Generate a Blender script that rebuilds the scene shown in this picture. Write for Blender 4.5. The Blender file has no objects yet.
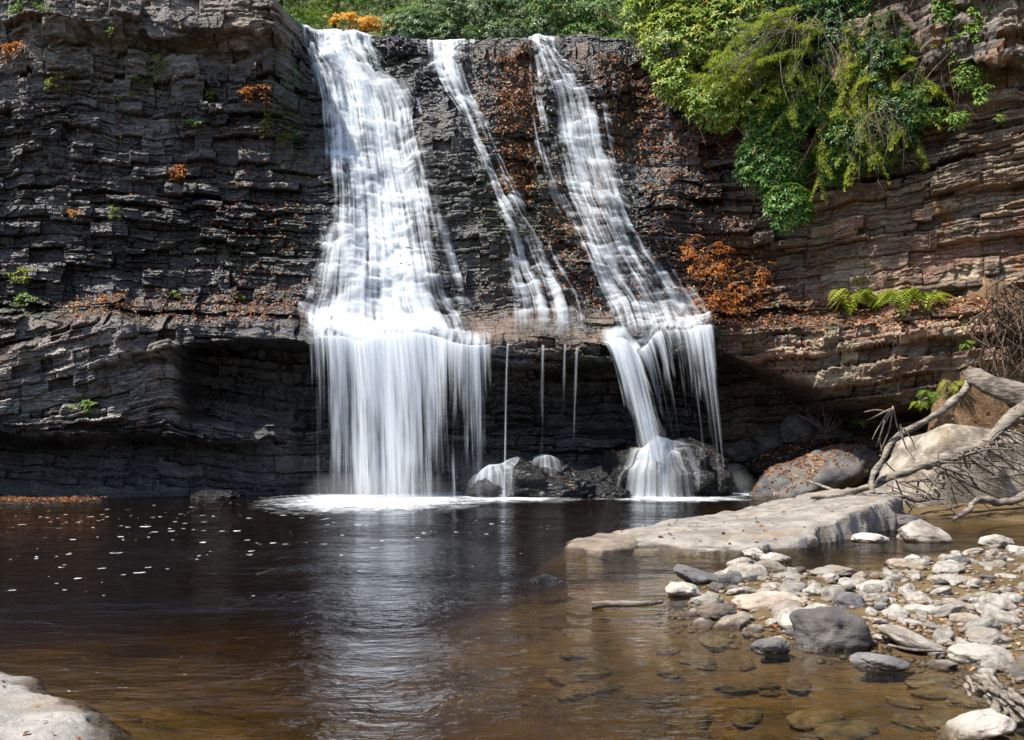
import bpy, math, random
import numpy as np
from mathutils import Vector
R = math.radians
sc = bpy.context.scene
col = sc.collection
# ------------------------------------------------------------------ camera, light, exposure
F, CH, HOR = 900.0, 2.0, 437.0          # focal length in pixels, eye height over the water, horizon row
cam_d = bpy.data.cameras.new('camera'); cam = bpy.data.objects.new('camera', cam_d); col.objects.link(cam)
cam.location = (0, 0, CH); cam.rotation_euler = (R(90), 0, 0)
cam_d.sensor_width = 36; cam_d.lens = F*36/1024; cam_d.shift_y = (HOR-370)/1024
cam_d.clip_start = .1; cam_d.clip_end = 600
sc.camera = cam
SUN_DIR = Vector((-.58, -.25, 1.06)).normalized()      # towards the sun
w = bpy.data.worlds.new('World'); sc.world = w; w.use_nodes = True
bg = w.node_tree.nodes['Background']; sky = w.node_tree.nodes.new('ShaderNodeTexSky')
sky.sky_type = 'NISHITA'; sky.sun_disc = False
sky.sun_elevation = math.asin(SUN_DIR.z); sky.sun_rotation = math.atan2(SUN_DIR.x, SUN_DIR.y)
w.node_tree.links.new(sky.outputs[0], bg.inputs[0]); bg.inputs[1].default_value = .14
sl = bpy.data.lights.new('sun', 'SUN'); sun = bpy.data.objects.new('sun', sl); col.objects.link(sun)
sl.energy = 4.9; sl.angle = R(.8); sl.color = (1, .95, .86)
sun.rotation_euler = SUN_DIR.to_track_quat('Z', 'Y').to_euler()
sc.view_settings.view_transform = 'Standard'; sc.view_settings.look = 'None'
sc.view_settings.exposure = .9; sc.view_settings.gamma = 1
sc.cycles.use_denoising = True
sc.cycles.max_bounces = 8; sc.cycles.transparent_max_bounces = 24
sc.cycles.caustics_reflective = False; sc.cycles.caustics_refractive = False
sc.cycles.sample_clamp_indirect = 6
rng = np.random.default_rng(7); random.seed(7)

# ------------------------------------------------------------------ numbers
def hsh(*a):
    h = np.uint32(2166136261)
    for k in a:
        h = (h ^ (np.asarray(k).astype(np.int64) & 0xffffffff).astype(np.uint32))
        h = h * np.uint32(16777619); h = h ^ (h >> np.uint32(15)); h = h * np.uint32(2246822519); h = h ^ (h >> np.uint32(13))
    return h.astype(np.float64)/4294967295.0*2-1
np.seterr(over='ignore')
def vn(x, y, z=0., seed=0):
    x, y, z = np.broadcast_arrays(np.asarray(x, float), np.asarray(y, float), np.asarray(z, float))
    ix, iy, iz = np.floor(x), np.floor(y), np.floor(z)
    fx, fy, fz = x-ix, y-iy, z-iz
    fx, fy, fz = (f*f*(3-2*f) for f in (fx, fy, fz))
    r = 0
    for a in (0, 1):
        for b in (0, 1):
            for c in (0, 1):
                r = r + hsh(ix+a, iy+b, iz+c, seed)*(fx if a else 1-fx)*(fy if b else 1-fy)*(fz if c else 1-fz)
    return r
def fbm(x, y, z=0., o=4, seed=0, g=.5):
    r, a = 0, 1.
    for k in range(o):
        r = r + a*vn(x*2**k, y*2**k, z*2**k, seed+k*17); a *= g
    return r
def gauss(A, s, ax):
    k = int(3*s)+1; t = np.arange(-k, k+1); wt = np.exp(-t*t/(2*s*s)); wt /= wt.sum()
    pad = [(0, 0)]*A.ndim; pad[ax] = (k, k); B = np.pad(A, pad, 'edge'); out = 0
    for i, q in enumerate(wt):
        sl_ = [slice(None)]*A.ndim; sl_[ax] = slice(i, i+A.shape[ax]); out = out + q*B[tuple(sl_)]
    return out
def sstep(a, b, x):
    t = np.clip((x-a)/(b-a), 0, 1); return t*t*(3-2*t)
def at(px, py, Y):                      # the point that stands Y metres away in direction (px, py)
    return np.array([(px-512)/F*Y, Y, CH+(HOR-py)/F*Y])
def ground_at(px, py, z=0.):            # the point of the level z in that direction
    Y = (CH-z)*F/(py-HOR); return np.array([(px-512)/F*Y, Y, z])

# ------------------------------------------------------------------ objects
def tag(o, label=None, cat=None, group=None, kind=None):
    if label: o['label'] = label
    if cat: o['category'] = cat
    if group: o['group'] = group
    if kind: o['kind'] = kind
    return o
def empty(name, loc, label=None, cat=None, group=None):
    o = bpy.data.objects.new(name, None); col.objects.link(o); o.location = [float(q) for q in loc]; o.empty_display_size = .2
    return tag(o, label, cat, group)
def mesh(name, V, Fc, mat, parent=None, attrs=None, uv=None, smooth=True):
    """V (n,3) in world space; Fc an (m,3|4) array or a list of such arrays; a child is stored relative to its parent"""
    V = np.asarray(V, np.float32); Fs = [np.asarray(f, np.int32) for f in (Fc if isinstance(Fc, list) else [Fc]) if len(f)]
    if parent is not None: V = V-np.array(parent.location, np.float32)
    me = bpy.data.meshes.new(name)
    me.vertices.add(len(V)); me.vertices.foreach_set('co', V.ravel())
    li = np.concatenate([f.ravel() for f in Fs]); tot = np.concatenate([np.full(len(f), f.shape[1], np.int32) for f in Fs])
    me.loops.add(len(li)); me.loops.foreach_set('vertex_index', li)
    me.polygons.add(len(tot)); st = np.concatenate([[0], np.cumsum(tot)[:-1]]).astype(np.int32)
    me.polygons.foreach_set('loop_start', st); me.polygons.foreach_set('loop_total', tot)
    me.polygons.foreach_set('use_smooth', np.full(len(tot), smooth))
    me.update(calc_edges=True)
    for k, a in (attrs or {}).items():
        at_ = me.attributes.new(k, 'FLOAT', 'POINT'); at_.data.foreach_set('value', np.asarray(a, np.float32).ravel())
    if uv is not None:
        u = me.uv_layers.new(name='flow'); u.data.foreach_set('uv', np.asarray(uv, np.float32)[li].ravel())
    me.materials.append(mat)
    o = bpy.data.objects.new(name, me); col.objects.link(o)
    if parent is not None: o.parent = parent
    return o
def gridf(nr, nc):
    i = np.arange(nr*nc).reshape(nr, nc)
    return np.stack([i[:-1, :-1], i[:-1, 1:], i[1:, 1:], i[1:, :-1]], -1).reshape(-1, 4)
class MB:                                # collects pieces that make ONE mesh
    def __init__(s): s.V, s.T, s.Q, s.n, s.A = [], [], [], 0, []
    def add(s, V, T=None, Q=None, tone=0.):
        V = np.asarray(V, float)
        if T is not None and len(T): s.T.append(np.asarray(T)+s.n)
        if Q is not None and len(Q): s.Q.append(np.asarray(Q)+s.n)
        s.V.append(V); s.A.append(np.broadcast_to(np.asarray(tone, float), (len(V),))); s.n += len(V)
    def tube(s, pts, rad, sides=6, tone=0., rough=0., seed=0):
        P = np.asarray(pts, float); n = len(P); rad = np.broadcast_to(np.asarray(rad, float), (n,))
        T = np.gradient(P, axis=0); T /= np.linalg.norm(T, axis=1)[:, None]+1e-9
        ref = np.array([0, 0, 1.]) if abs(T[:, 2]).mean() < .8 else np.array([1., 0, 0])
        U = np.cross(T, ref); U /= np.linalg.norm(U, axis=1)[:, None]+1e-9; W = np.cross(T, U)
        a = np.arange(sides)/sides*2*math.pi
        rr = rad[:, None]*np.ones((1, sides))
        if rough: rr = rr*(1+rough*vn(np.arange(n)[:, None]*.6, a[None]*1.1, 0, seed+5))
        V = P[:, None]+rr[..., None]*(np.cos(a)[None, :, None]*U[:, None]+np.sin(a)[None, :, None]*W[:, None])
        i = np.arange(n*sides).reshape(n, sides); j = np.roll(i, -1, 1)
        Q = np.stack([i[:-1], j[:-1], j[1:], i[1:]], -1).reshape(-1, 4)
        V = np.concatenate([V.reshape(-1, 3), P[:1], P[-1:]])
        c0, c1 = n*sides, n*sides+1
        T3 = np.concatenate([np.stack([j[0], i[0], np.full(sides, c0)], -1), np.stack([i[-1], j[-1], np.full(sides, c1)], -1)])
        s.add(V, T3, Q, tone)
    def leaves(s, P, D, Nn, L, W, droop=.15, tone=0.):
        n = len(P)
        if n == 0: return
        D = D/(np.linalg.norm(D, axis=1)[:, None]+1e-9); S = np.cross(D, Nn); S /= np.linalg.norm(S, axis=1)[:, None]+1e-9
        Nn = np.cross(S, D); L = np.broadcast_to(L, (n,))[:, None]; W = np.broadcast_to(W, (n,))[:, None]
        mid = P+D*L*.52
        V = np.stack([P, mid+S*W*.5+Nn*W*.16, mid, mid-S*W*.5+Nn*W*.16, P+D*L-Nn*L*droop], 1).reshape(-1, 3)
        b = np.arange(n)[:, None]*5
        T = np.concatenate([b+np.array([[0, 2, 1]]), b+np.array([[0, 3, 2]]), b+np.array([[1, 2, 4]]), b+np.array([[2, 3, 4]])])
        s.add(V, T, None, np.repeat(np.broadcast_to(tone, (n,)), 5))
    def build(s, name, mat, parent=None, smooth=True):
        fs = []
        if s.T: fs.append(np.concatenate(s.T))
        if s.Q: fs.append(np.concatenate(s.Q))
        return mesh(name, np.concatenate(s.V), fs, mat, parent, {'tone': np.concatenate(s.A)}, smooth=smooth)
def curve(pts, n=24):                    # Catmull-Rom through the points
    P = np.asarray(pts, float); Pp = np.concatenate([[2*P[0]-P[1]], P, [2*P[-1]-P[-2]]]); out = []
    t = np.linspace(0, len(P)-1-1e-6, n)
    for q in t:
        i = int(q); f = q-i; a, b, c, d = Pp[i:i+4]
        out.append(.5*((2*b)+(-a+c)*f+(2*a-5*b+4*c-d)*f*f+(-a+3*b-3*c+d)*f**3))
    return np.array(out)

# ------------------------------------------------------------------ materials
class G:
    def __init__(s, name):
        s.m = bpy.data.materials.new(name); s.m.use_nodes = True; s.nt = s.m.node_tree
        s.nt.nodes.clear(); s.out = s.nt.nodes.new('ShaderNodeOutputMaterial')
    def n(s, t, **kw):
        nd = s.nt.nodes.new('ShaderNode'+t)
        for k, v in kw.items():
            if k.startswith('_'): setattr(nd, k[1:], v)
        for k, v in kw.items():
            if not k.startswith('_'):
                key = int(k[1:]) if k[0] == 'i' and k[1:].isdigit() else k.replace('__', ' ')
                s.set(nd.inputs[key], v)
        return nd
    def set(s, inp, v):
        if isinstance(v, bpy.types.NodeSocket): s.nt.links.new(v, inp)
        elif isinstance(v, bpy.types.Node): s.nt.links.new(v.outputs[0], inp)
        elif isinstance(v, (tuple, list)) and len(v) == 3 and inp.type == 'RGBA': inp.default_value = (*v, 1)
        else: inp.default_value = v
    def pos(s): return s.n('NewGeometry').outputs['Position']
    def attr(s, k): return s.n('Attribute', _attribute_name=k).outputs['Fac']
    def mul(s, v, sc_): return s.n('VectorMath', _operation='MULTIPLY', i0=v, i1=sc_).outputs[0]
    def noise(s, v, scale, detail=4, rough=.55, dist=0.):
        return s.n('TexNoise', Vector=v, Scale=scale, Detail=detail, Roughness=rough, Distortion=dist).outputs[0]
    def mth(s, op, a, b=0., c=0., clamp=False):
        return s.n('Math', _operation=op, _use_clamp=clamp, i0=a, i1=b, i2=c).outputs[0]
    def ss(s, a, b, x): return s.n('MapRange', _interpolation_type='SMOOTHSTEP', i0=x, i1=a, i2=b, i3=0., i4=1.).outputs[0]
    def mix(s, f, a, b, mode='MIX'):
        nd = s.nt.nodes.new('ShaderNodeMix'); nd.data_type = 'RGBA'; nd.blend_type = mode
        s.set(nd.inputs[0], f); s.set(nd.inputs[6], a); s.set(nd.inputs[7], b); return nd.outputs[2]
    def ramp(s, f, stops):
        nd = s.n('ValToRGB', Fac=f); e = nd.color_ramp.elements
        while len(e) < len(stops): e.new(.5)
        for q, (p, c) in zip(e, stops): q.position = p; q.color = (*c, 1)
        return nd.outputs[0]
    def bump(s, h, dist, strength=1., normal=None):
        nd = s.n('Bump', Strength=strength, Distance=dist, Height=h)
        if normal is not None: s.set(nd.inputs['Normal'], normal)
        return nd.outputs[0]
    def bsdf(s, color, rough=.7, normal=None, spec=.5):
        nd = s.n('BsdfPrincipled', Base__Color=color, Roughness=rough); s.set(nd.inputs['Specular IOR Level'], spec)
        if normal is not None: s.set(nd.inputs['Normal'], normal)
        return nd.outputs[0]
    def done(s, sh): s.nt.links.new(sh, s.out.inputs[0]); return s.m

def mat_cliff():
    g = G('stratified_rock'); P = g.pos()
    st = g.noise(g.mul(P, (1.2, 1.2, 13.)), 1., 5, .6, .3); fine = g.noise(P, 9., 6, .65); big = g.noise(g.mul(P, (.5, .5, 1.1)), 1., 3)
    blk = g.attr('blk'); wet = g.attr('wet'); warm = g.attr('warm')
    q = g.mth('ADD', g.mth('MULTIPLY', st, .6), g.mth('MULTIPLY', fine, .4))
    grey = g.ramp(q, [(.28, (.035, .031, .029)), (.5, (.125, .115, .105)), (.7, (.34, .315, .285))])
    brown = g.ramp(q, [(.28, (.045, .025, .018)), (.48, (.145, .082, .058)), (.72, (.32, .225, .15))])
    tan = g.ramp(q, [(.28, (.06, .045, .03)), (.5, (.20, .155, .105)), (.72, (.40, .33, .235))])
    wc = g.mix(g.ss(.42, .6, big), brown, tan)
    c = g.mix(warm, grey, wc)
    c = g.mix(1., c, g.n('CombineColor', i0=blk, i1=blk, i2=blk).outputs[0], 'MULTIPLY')
    rust = g.mth('MULTIPLY', g.ss(.56, .7, g.noise(g.mul(P, (1.3, 1.3, .5)), 1., 4)), g.attr('rust'))
    c = g.mix(rust, c, (.22, .105, .04))
    lich = g.mth('MULTIPLY', g.ss(.58, .70, g.noise(P, 3.5, 6, .7)), g.mth('MULTIPLY', g.mth('SUBTRACT', 1., wet), .55))
    c = g.mix(lich, c, (.34, .33, .29))
    wet_shade = g.mth('MULTIPLY', wet, g.ss(.25, .5, g.mth('ADD', big, g.mth('MULTIPLY', wet, .42))))
    c = g.mix(wet_shade, c, g.mix(1., c, (.19, .19, .21), 'MULTIPLY'))  # darkens real damp rock, and paints shade into the cave rock colour
    moss = g.mth('MULTIPLY', g.attr('moss'), g.ss(.45, .6, g.noise(P, 5., 5, .65)))
    c = g.mix(moss, c, g.ramp(fine, [(.3, (.012, .03, .006)), (.7, (.07, .12, .015))]))
    h = g.mth('ADD', g.mth('MULTIPLY', st, 1.2), fine)
    rough = g.mth('ADD', .74, g.mth('MULTIPLY', wet_shade, -.48))
    return g.done(g.bsdf(c, rough, g.bump(h, .09, .9), g.mth('ADD', .4, g.mth('MULTIPLY', wet_shade, .5))))
def mat_stone(name, a, b, wetline=True, var=.35, mossy=False):
    g = G(name); P = g.pos(); O = g.n('TexCoord').outputs['Object']; rnd = g.n('ObjectInfo').outputs['Random']
    n1 = g.noise(O, 3.5, 6, .6); n2 = g.noise(O, 28., 4, .6)
    v3 = g.n('VectorMath', _operation='ADD', i0=O, i1=g.n('CombineXYZ', i0=rnd, i1=g.mth('MULTIPLY', rnd, 17.), i2=3.).outputs[0]).outputs[0]
    n3 = g.noise(v3, 2., 5, .65)
    c = g.mix(g.ss(.35, .68, n3), a, b)
    tone = g.mth('ADD', 1-var, g.mth('MULTIPLY', rnd, 2*var*.8))
    sp = g.mth('MULTIPLY', tone, g.mth('ADD', .72, g.mth('MULTIPLY', n2, .55)))
    c = g.mix(1., c, g.n('CombineColor', i0=sp, i1=sp, i2=sp).outputs[0], 'MULTIPLY')
    r2 = g.mth('FRACT', g.mth('MULTIPLY', rnd, 37.7)); c = g.mix(g.mth('MULTIPLY', g.ss(.55, 1., r2), .6), c, g.mix(1., c, (.80, .58, .40), 'MULTIPLY'))
    c = g.mix(g.mth('MULTIPLY', g.ss(.50, .75, g.noise(v3, 1.1, 4)), .55), c, (.22, .15, .085))
    c = g.mix(g.mth('MULTIPLY', g.ss(.60, .68, g.noise(v3, 9., 5, .7)), .5), c, (.06, .055, .05))
    rough = .8
    if wetline:
        z = g.n('SeparateXYZ', i0=P).outputs[2]
        wet = g.mth('SUBTRACT', 1., g.ss(.015, .05, g.mth('ADD', z, g.mth('MULTIPLY', g.mth('SUBTRACT', n1, .5), .05))))
        c = g.mix(wet, c, g.mix(1., c, (.42, .36, .30), 'MULTIPLY')); rough = g.mth('SUBTRACT', .8, g.mth('MULTIPLY', wet, .45))
    h = g.mth('ADD', g.mth('ADD', n1, g.mth('MULTIPLY', n2, .3)), g.mth('MULTIPLY', g.noise(g.mul(v3, (1.5, 1.5, 9.)), 2.2, 5, .6), .6))
    return g.done(g.bsdf(c, rough, g.bump(h, .045, .8), .4))
def mat_wetstone():
    g = G('wet_black_rock'); P = g.pos(); n1 = g.noise(P, 4., 6, .65); n2 = g.noise(g.mul(P, (3, 3, 9)), 2., 5, .6)
    c = g.ramp(n1, [(.3, (.004, .004, .005)), (.55, (.011, .010, .010)), (.75, (.035, .024, .015))])
    moss = g.ss(.6, .7, g.noise(P, 1.8, 4)); c = g.mix(g.mth('MULTIPLY', moss, .5), c, (.03, .04, .008))
    return g.done(g.bsdf(c, g.mth('ADD', .12, g.mth('MULTIPLY', n2, .28)), g.bump(g.mth('ADD', n1, n2), .16, 1.), .5))
def mat_leaf(name, dark, mid, light, odd, trans=.36, gloss=.36, oddfrom=.93):
    g = G(name); t = g.attr('tone')
    c = g.ramp(t, [(0., dark), (.5, mid), (oddfrom-.08, light), (oddfrom, odd)])
    b = g.bsdf(c, gloss, None, .35); tr = g.n('BsdfTranslucent', Color=g.mix(1., c, (1.25, 1.3, .6), 'MULTIPLY')).outputs[0]
    return g.done(g.n('MixShader', i0=trans, i1=b, i2=tr).outputs[0])
def mat_bark(name, a, b, sc_=12., grain=None):
    g = G(name); O = g.n('TexCoord').outputs['Object']; n1 = g.noise(g.mul(O, grain) if grain else O, 1. if grain else sc_, 6, .65, .5); n2 = g.noise(O, 1.7, 4)
    c = g.mix(g.ss(.36, .64, g.mth('ADD', g.mth('MULTIPLY', n1, .65), g.mth('MULTIPLY', n2, .35))), a, b)
    return g.done(g.bsdf(c, .8, g.bump(n1, .05, 1.), .3))
def mat_fall(name, thr, su, sv, soft=.28, op=1., con=1.5):
    """silky falling water: white strands with the rock showing between them"""
    g = G(name); uv = g.n('UVMap', _uv_map='flow').outputs[0]
    s1 = g.noise(g.mul(uv, (su, sv, 0)), 1., 3, .55); s2 = g.noise(g.mul(uv, (su*3.4, sv*1.1, 0)), 1., 3, .6)
    s3 = g.noise(g.mul(uv, (su*.35, sv*2.2, 0)), 1., 3, .5)
    q = g.mth('ADD', g.mth('ADD', g.mth('MULTIPLY', s1, .60), g.mth('MULTIPLY', s2, .22)), g.mth('MULTIPLY', s3, .30))
    q = g.mth('ADD', g.mth('MULTIPLY', g.mth('SUBTRACT', q, .56), con), .56)
    q = g.mth('ADD', q, g.mth('SUBTRACT', g.attr('dens'), .5))
    a = g.mth('MULTIPLY', g.ss(thr, thr+soft, q), op)
    a = g.mth('MULTIPLY', a, g.attr('fade'))
    d = g.n('BsdfDiffuse', Color=(.86, .90, .94)).outputs[0]; t = g.n('BsdfTranslucent', Color=(.84, .89, .94)).outputs[0]
    m = g.n('MixShader', i0=.42, i1=d, i2=t).outputs[0]
    return g.done(g.n('MixShader', i0=a, i1=g.n('BsdfTransparent').outputs[0], i2=m).outputs[0])
def mat_foam(name, scale, thr, soft):
    g = G(name); P = g.pos(); n = g.noise(g.mul(P, (1., .75, 1.)), scale, 6, .6, .4)
    a = g.ss(thr, thr+soft, g.mth('ADD', n, g.mth('SUBTRACT', g.attr('dens'), .5)))
    d = g.n('BsdfDiffuse', Color=(.86, .89, .9)).outputs[0]
    return g.done(g.n('MixShader', i0=a, i1=g.n('BsdfTransparent').outputs[0], i2=d).outputs[0])
def mat_water():
    g = G('pool_water'); P = g.pos(); y = g.n('SeparateXYZ', i0=P).outputs[1]
    w1 = g.noise(g.mul(P, (1.0, 2.6, 1)), .95, 4, .5, .5); w2 = g.noise(g.mul(P, (1.2, 2.2, 1)), 4.2, 3, .55, .6); w3 = g.noise(g.mul(P, (.5, .8, 1)), .45, 2)
    amp = g.mth('ADD', .35, g.mth('MULTIPLY', g.ss(.4, .65, w3), .9))
    h = g.mth('MULTIPLY', g.mth('ADD', w1, g.mth('MULTIPLY', w2, .36)), amp)
    nb = g.bump(h, .16, 1.)
    fr = g.n('Fresnel', IOR=1.33, Normal=nb).outputs[0]
    gl = g.n('BsdfGlossy', Color=(.95, .97, 1.), Roughness=.05, Normal=nb).outputs[0]
    tr = g.n('BsdfTransparent', Color=(.96, .94, .9)).outputs[0]
    sh = g.n('MixShader', i0=fr, i1=tr, i2=gl).outputs[0]
    def patch(cx, cy, rx, ry):          # 1 at the foot of a fall, falling to 0 around it
        q = g.mul(g.n('VectorMath', _operation='SUBTRACT', i0=P, i1=(cx, cy, 0)).outputs[0], (1/rx, 1/ry, 0))
        return g.mth('SUBTRACT', 1., g.n('VectorMath', _operation='LENGTH', i0=q).outputs['Value'], clamp=True)
    fo = g.mth('MAXIMUM', g.mth('MAXIMUM', patch(-4.2, 29.3, 4.6, 7.5), g.mth('MULTIPLY', patch(-.3, 29.6, 3.4, 3.), .75)), g.mth('MAXIMUM', g.mth('MULTIPLY', patch(5.3, 29.6, 3.2, 2.6), .85), patch(8.0, 32.4, 2.2, 2.6)))
    fn = g.noise(g.mul(P, (1., .6, 1.)), 1.6, 6, .65, .6)
    f1 = g.ss(.66, 1.36, g.mth('ADD', g.mth('ADD', g.mth('MULTIPLY', fn, .75), g.mth('MULTIPLY', g.noise(g.mul(P, (1.2, .5, 1)), 6., 3), .35)), g.mth('MULTIPLY', fo, .86)))
    vo = g.n('TexVoronoi', _feature='F1', Vector=g.n('VectorMath', _operation='ADD', i0=P, i1=g.n('VectorMath', _operation='SCALE', i0=g.n('TexNoise', Vector=P, Scale=5.).outputs[1], Scale=.30).outputs[0]).outputs[0], Scale=3.0, Randomness=1.)
    rnd = g.n('SeparateColor', i0=vo.outputs['Color']).outputs[0]
    lane = g.mth('MULTIPLY', patch(-7.6, 19.5, 11., 11.), g.ss(.38, .6, g.noise(g.mul(P, (.35, .5, 1)), 1., 2)))
    rad = g.mth('MULTIPLY', g.mth('MULTIPLY', g.mth('SUBTRACT', rnd, .15), .31), g.mth('MULTIPLY', lane, 2.2, clamp=True))
    f2 = g.mth('MULTIPLY', g.mth('GREATER_THAN', rad, g.mth('MULTIPLY', vo.outputs['Distance'], 1.)), .5)
    white = g.n('BsdfDiffuse', Color=(.80, .83, .85), Normal=nb).outputs[0]
    sh = g.n('MixShader', i0=g.mth('MAXIMUM', f1, f2), i1=sh, i2=white).outputs[0]
    va = g.n('VolumeAbsorption', Color=(.64, .55, .22), Density=1.7).outputs[0]
    vs = g.n('VolumeScatter', Color=(.62, .40, .14), Density=.018).outputs[0]
    g.nt.links.new(g.n('AddShader', i0=va, i1=vs).outputs[0], g.out.inputs['Volume'])
    return g.done(sh)
def mat_bed():
    g = G('stream_bed'); P = g.pos(); n1 = g.noise(P, 1.6, 5, .6); n2 = g.noise(P, 14., 4, .6)
    vo = g.n('TexVoronoi', _feature='F1', Vector=P, Scale=5.5, Randomness=1.)
    c = g.ramp(n1, [(.3, (.055, .036, .014)), (.6, (.14, .092, .035)), (.8, (.22, .15, .07))])
    c = g.mix(.35, c, g.mix(1., c, g.n('HueSaturation', Saturation=.3, Color=vo.outputs['Color']).outputs[0], 'MULTIPLY'))
    c = g.mix(g.mth('MULTIPLY', g.ss(.45, .65, n2), .35), c, (.10, .07, .04))
    c = g.mix(g.attr('silt'), c, (.09, .06, .028))
    return g.done(g.bsdf(c, .85, g.bump(g.mth('SUBTRACT', n2, vo.outputs['Distance']), .03, .8), .3))
def mat_soil(name, a, b, c3):
    g = G(name); P = g.pos(); n1 = g.noise(P, 2.2, 6, .65); n2 = g.noise(P, 16., 5, .65)
    c = g.ramp(g.mth('ADD', g.mth('MULTIPLY', n1, .5), g.mth('MULTIPLY', n2, .5)), [(.35, a), (.52, b), (.68, c3)])
    return g.done(g.bsdf(c, .9, g.bump(n2, .06, .9), .2))
def mat_litter():
    g = G('dead_leaf'); t = g.attr('tone')
    c = g.ramp(t, [(0., (.04, .015, .008)), (.35, (.12, .038, .013)), (.65, (.27, .085, .02)), (.85, (.42, .19, .06)), (1., (.50, .36, .17))])
    return g.done(g.n('MixShader', i0=.25, i1=g.bsdf(c, .6, None, .3), i2=g.n('BsdfTranslucent', Color=c).outputs[0]).outputs[0])
M_cliff = mat_cliff(); M_bed = mat_bed(); M_water = mat_water(); M_wet = mat_wetstone(); M_litter = mat_litter()
M_pale = mat_stone('pale_sandstone', (.24, .21, .175), (.45, .415, .36))
M_sunk = mat_stone('algae_stone', (.09, .065, .03), (.20, .155, .085), False)
M_grey = mat_stone('grey_stone', (.075, .073, .073), (.15, .143, .137), var=.25)
M_boulder = mat_stone('bank_boulder', (.045, .044, .044), (.135, .125, .115), var=.15)
M_slab = mat_stone('slab_rock', (.15, .14, .125), (.29, .27, .24), var=.1)
M_soil = mat_soil('leafy_soil', (.06, .035, .02), (.16, .10, .055), (.30, .19, .10))
M_hill = mat_soil('forest_floor', (.05, .06, .02), (.12, .13, .05), (.22, .19, .08))
M_rhodo = mat_leaf('rhododendron_leaf', (.018, .058, .012), (.075, .18, .034), (.22, .36, .08), (.45, .28, .03))
M_rhodo_y = mat_leaf('yellowing_leaf', (.05, .11, .016), (.22, .32, .05), (.44, .50, .12), (.62, .40, .05), oddfrom=.86)
M_rhodo_b = mat_leaf('pale_leaf', (.05, .10, .045), (.13, .21, .09), (.23, .32, .15), (.35, .36, .10))
M_hem = mat_leaf('hemlock_needle', (.06, .10, .012), (.27, .33, .03), (.50, .50, .05), (.48, .42, .12), gloss=.6)
M_gold = mat_leaf('golden_leaf', (.40, .17, .015), (.70, .36, .03), (.82, .52, .08), (.5, .2, .03), gloss=.6)
M_rusty = mat_leaf('rust_leaf', (.09, .028, .008), (.40, .125, .016), (.56, .23, .035), (.60, .35, .08), gloss=.6)
M_fern = mat_leaf('fern_frond', (.07, .12, .012), (.20, .25, .025), (.36, .36, .05), (.45, .36, .05), gloss=.6)
M_green = mat_leaf('small_plant_leaf', (.05, .12, .016), (.15, .26, .04), (.28, .38, .07), (.42, .36, .06), gloss=.6)
M_drift = mat_bark('weathered_wood', (.055, .043, .033), (.30, .255, .20), 7., (2.2, 9., 16.)); M_twig = mat_bark('grey_twig', (.08, .064, .05), (.24, .20, .16))
M_bank = mat_stone('pale_boulder', (.10, .082, .062), (.37, .32, .255), var=.1)
M_trunk = mat_bark('red_brown_bark', (.04, .025, .018), (.16, .10, .07)); M_dark = mat_bark('dark_root', (.05, .03, .02), (.15, .10, .065))
M_f1 = mat_fall('falling_water', .40, 5.0, .20, .44, .92, 1.7); M_f2 = mat_fall('falling_water_veil', .50, 7., .28, .42, .72, 1.3)
M_f3 = mat_fall('falling_water_strands', .47, 6., .08, .46, .85, 1.5); M_f4 = mat_fall('falling_water_core', .36, 4.5, .14, .50, .97, 1.9)
M_foam = mat_foam('foam', 3.2, .42, .3)

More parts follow.
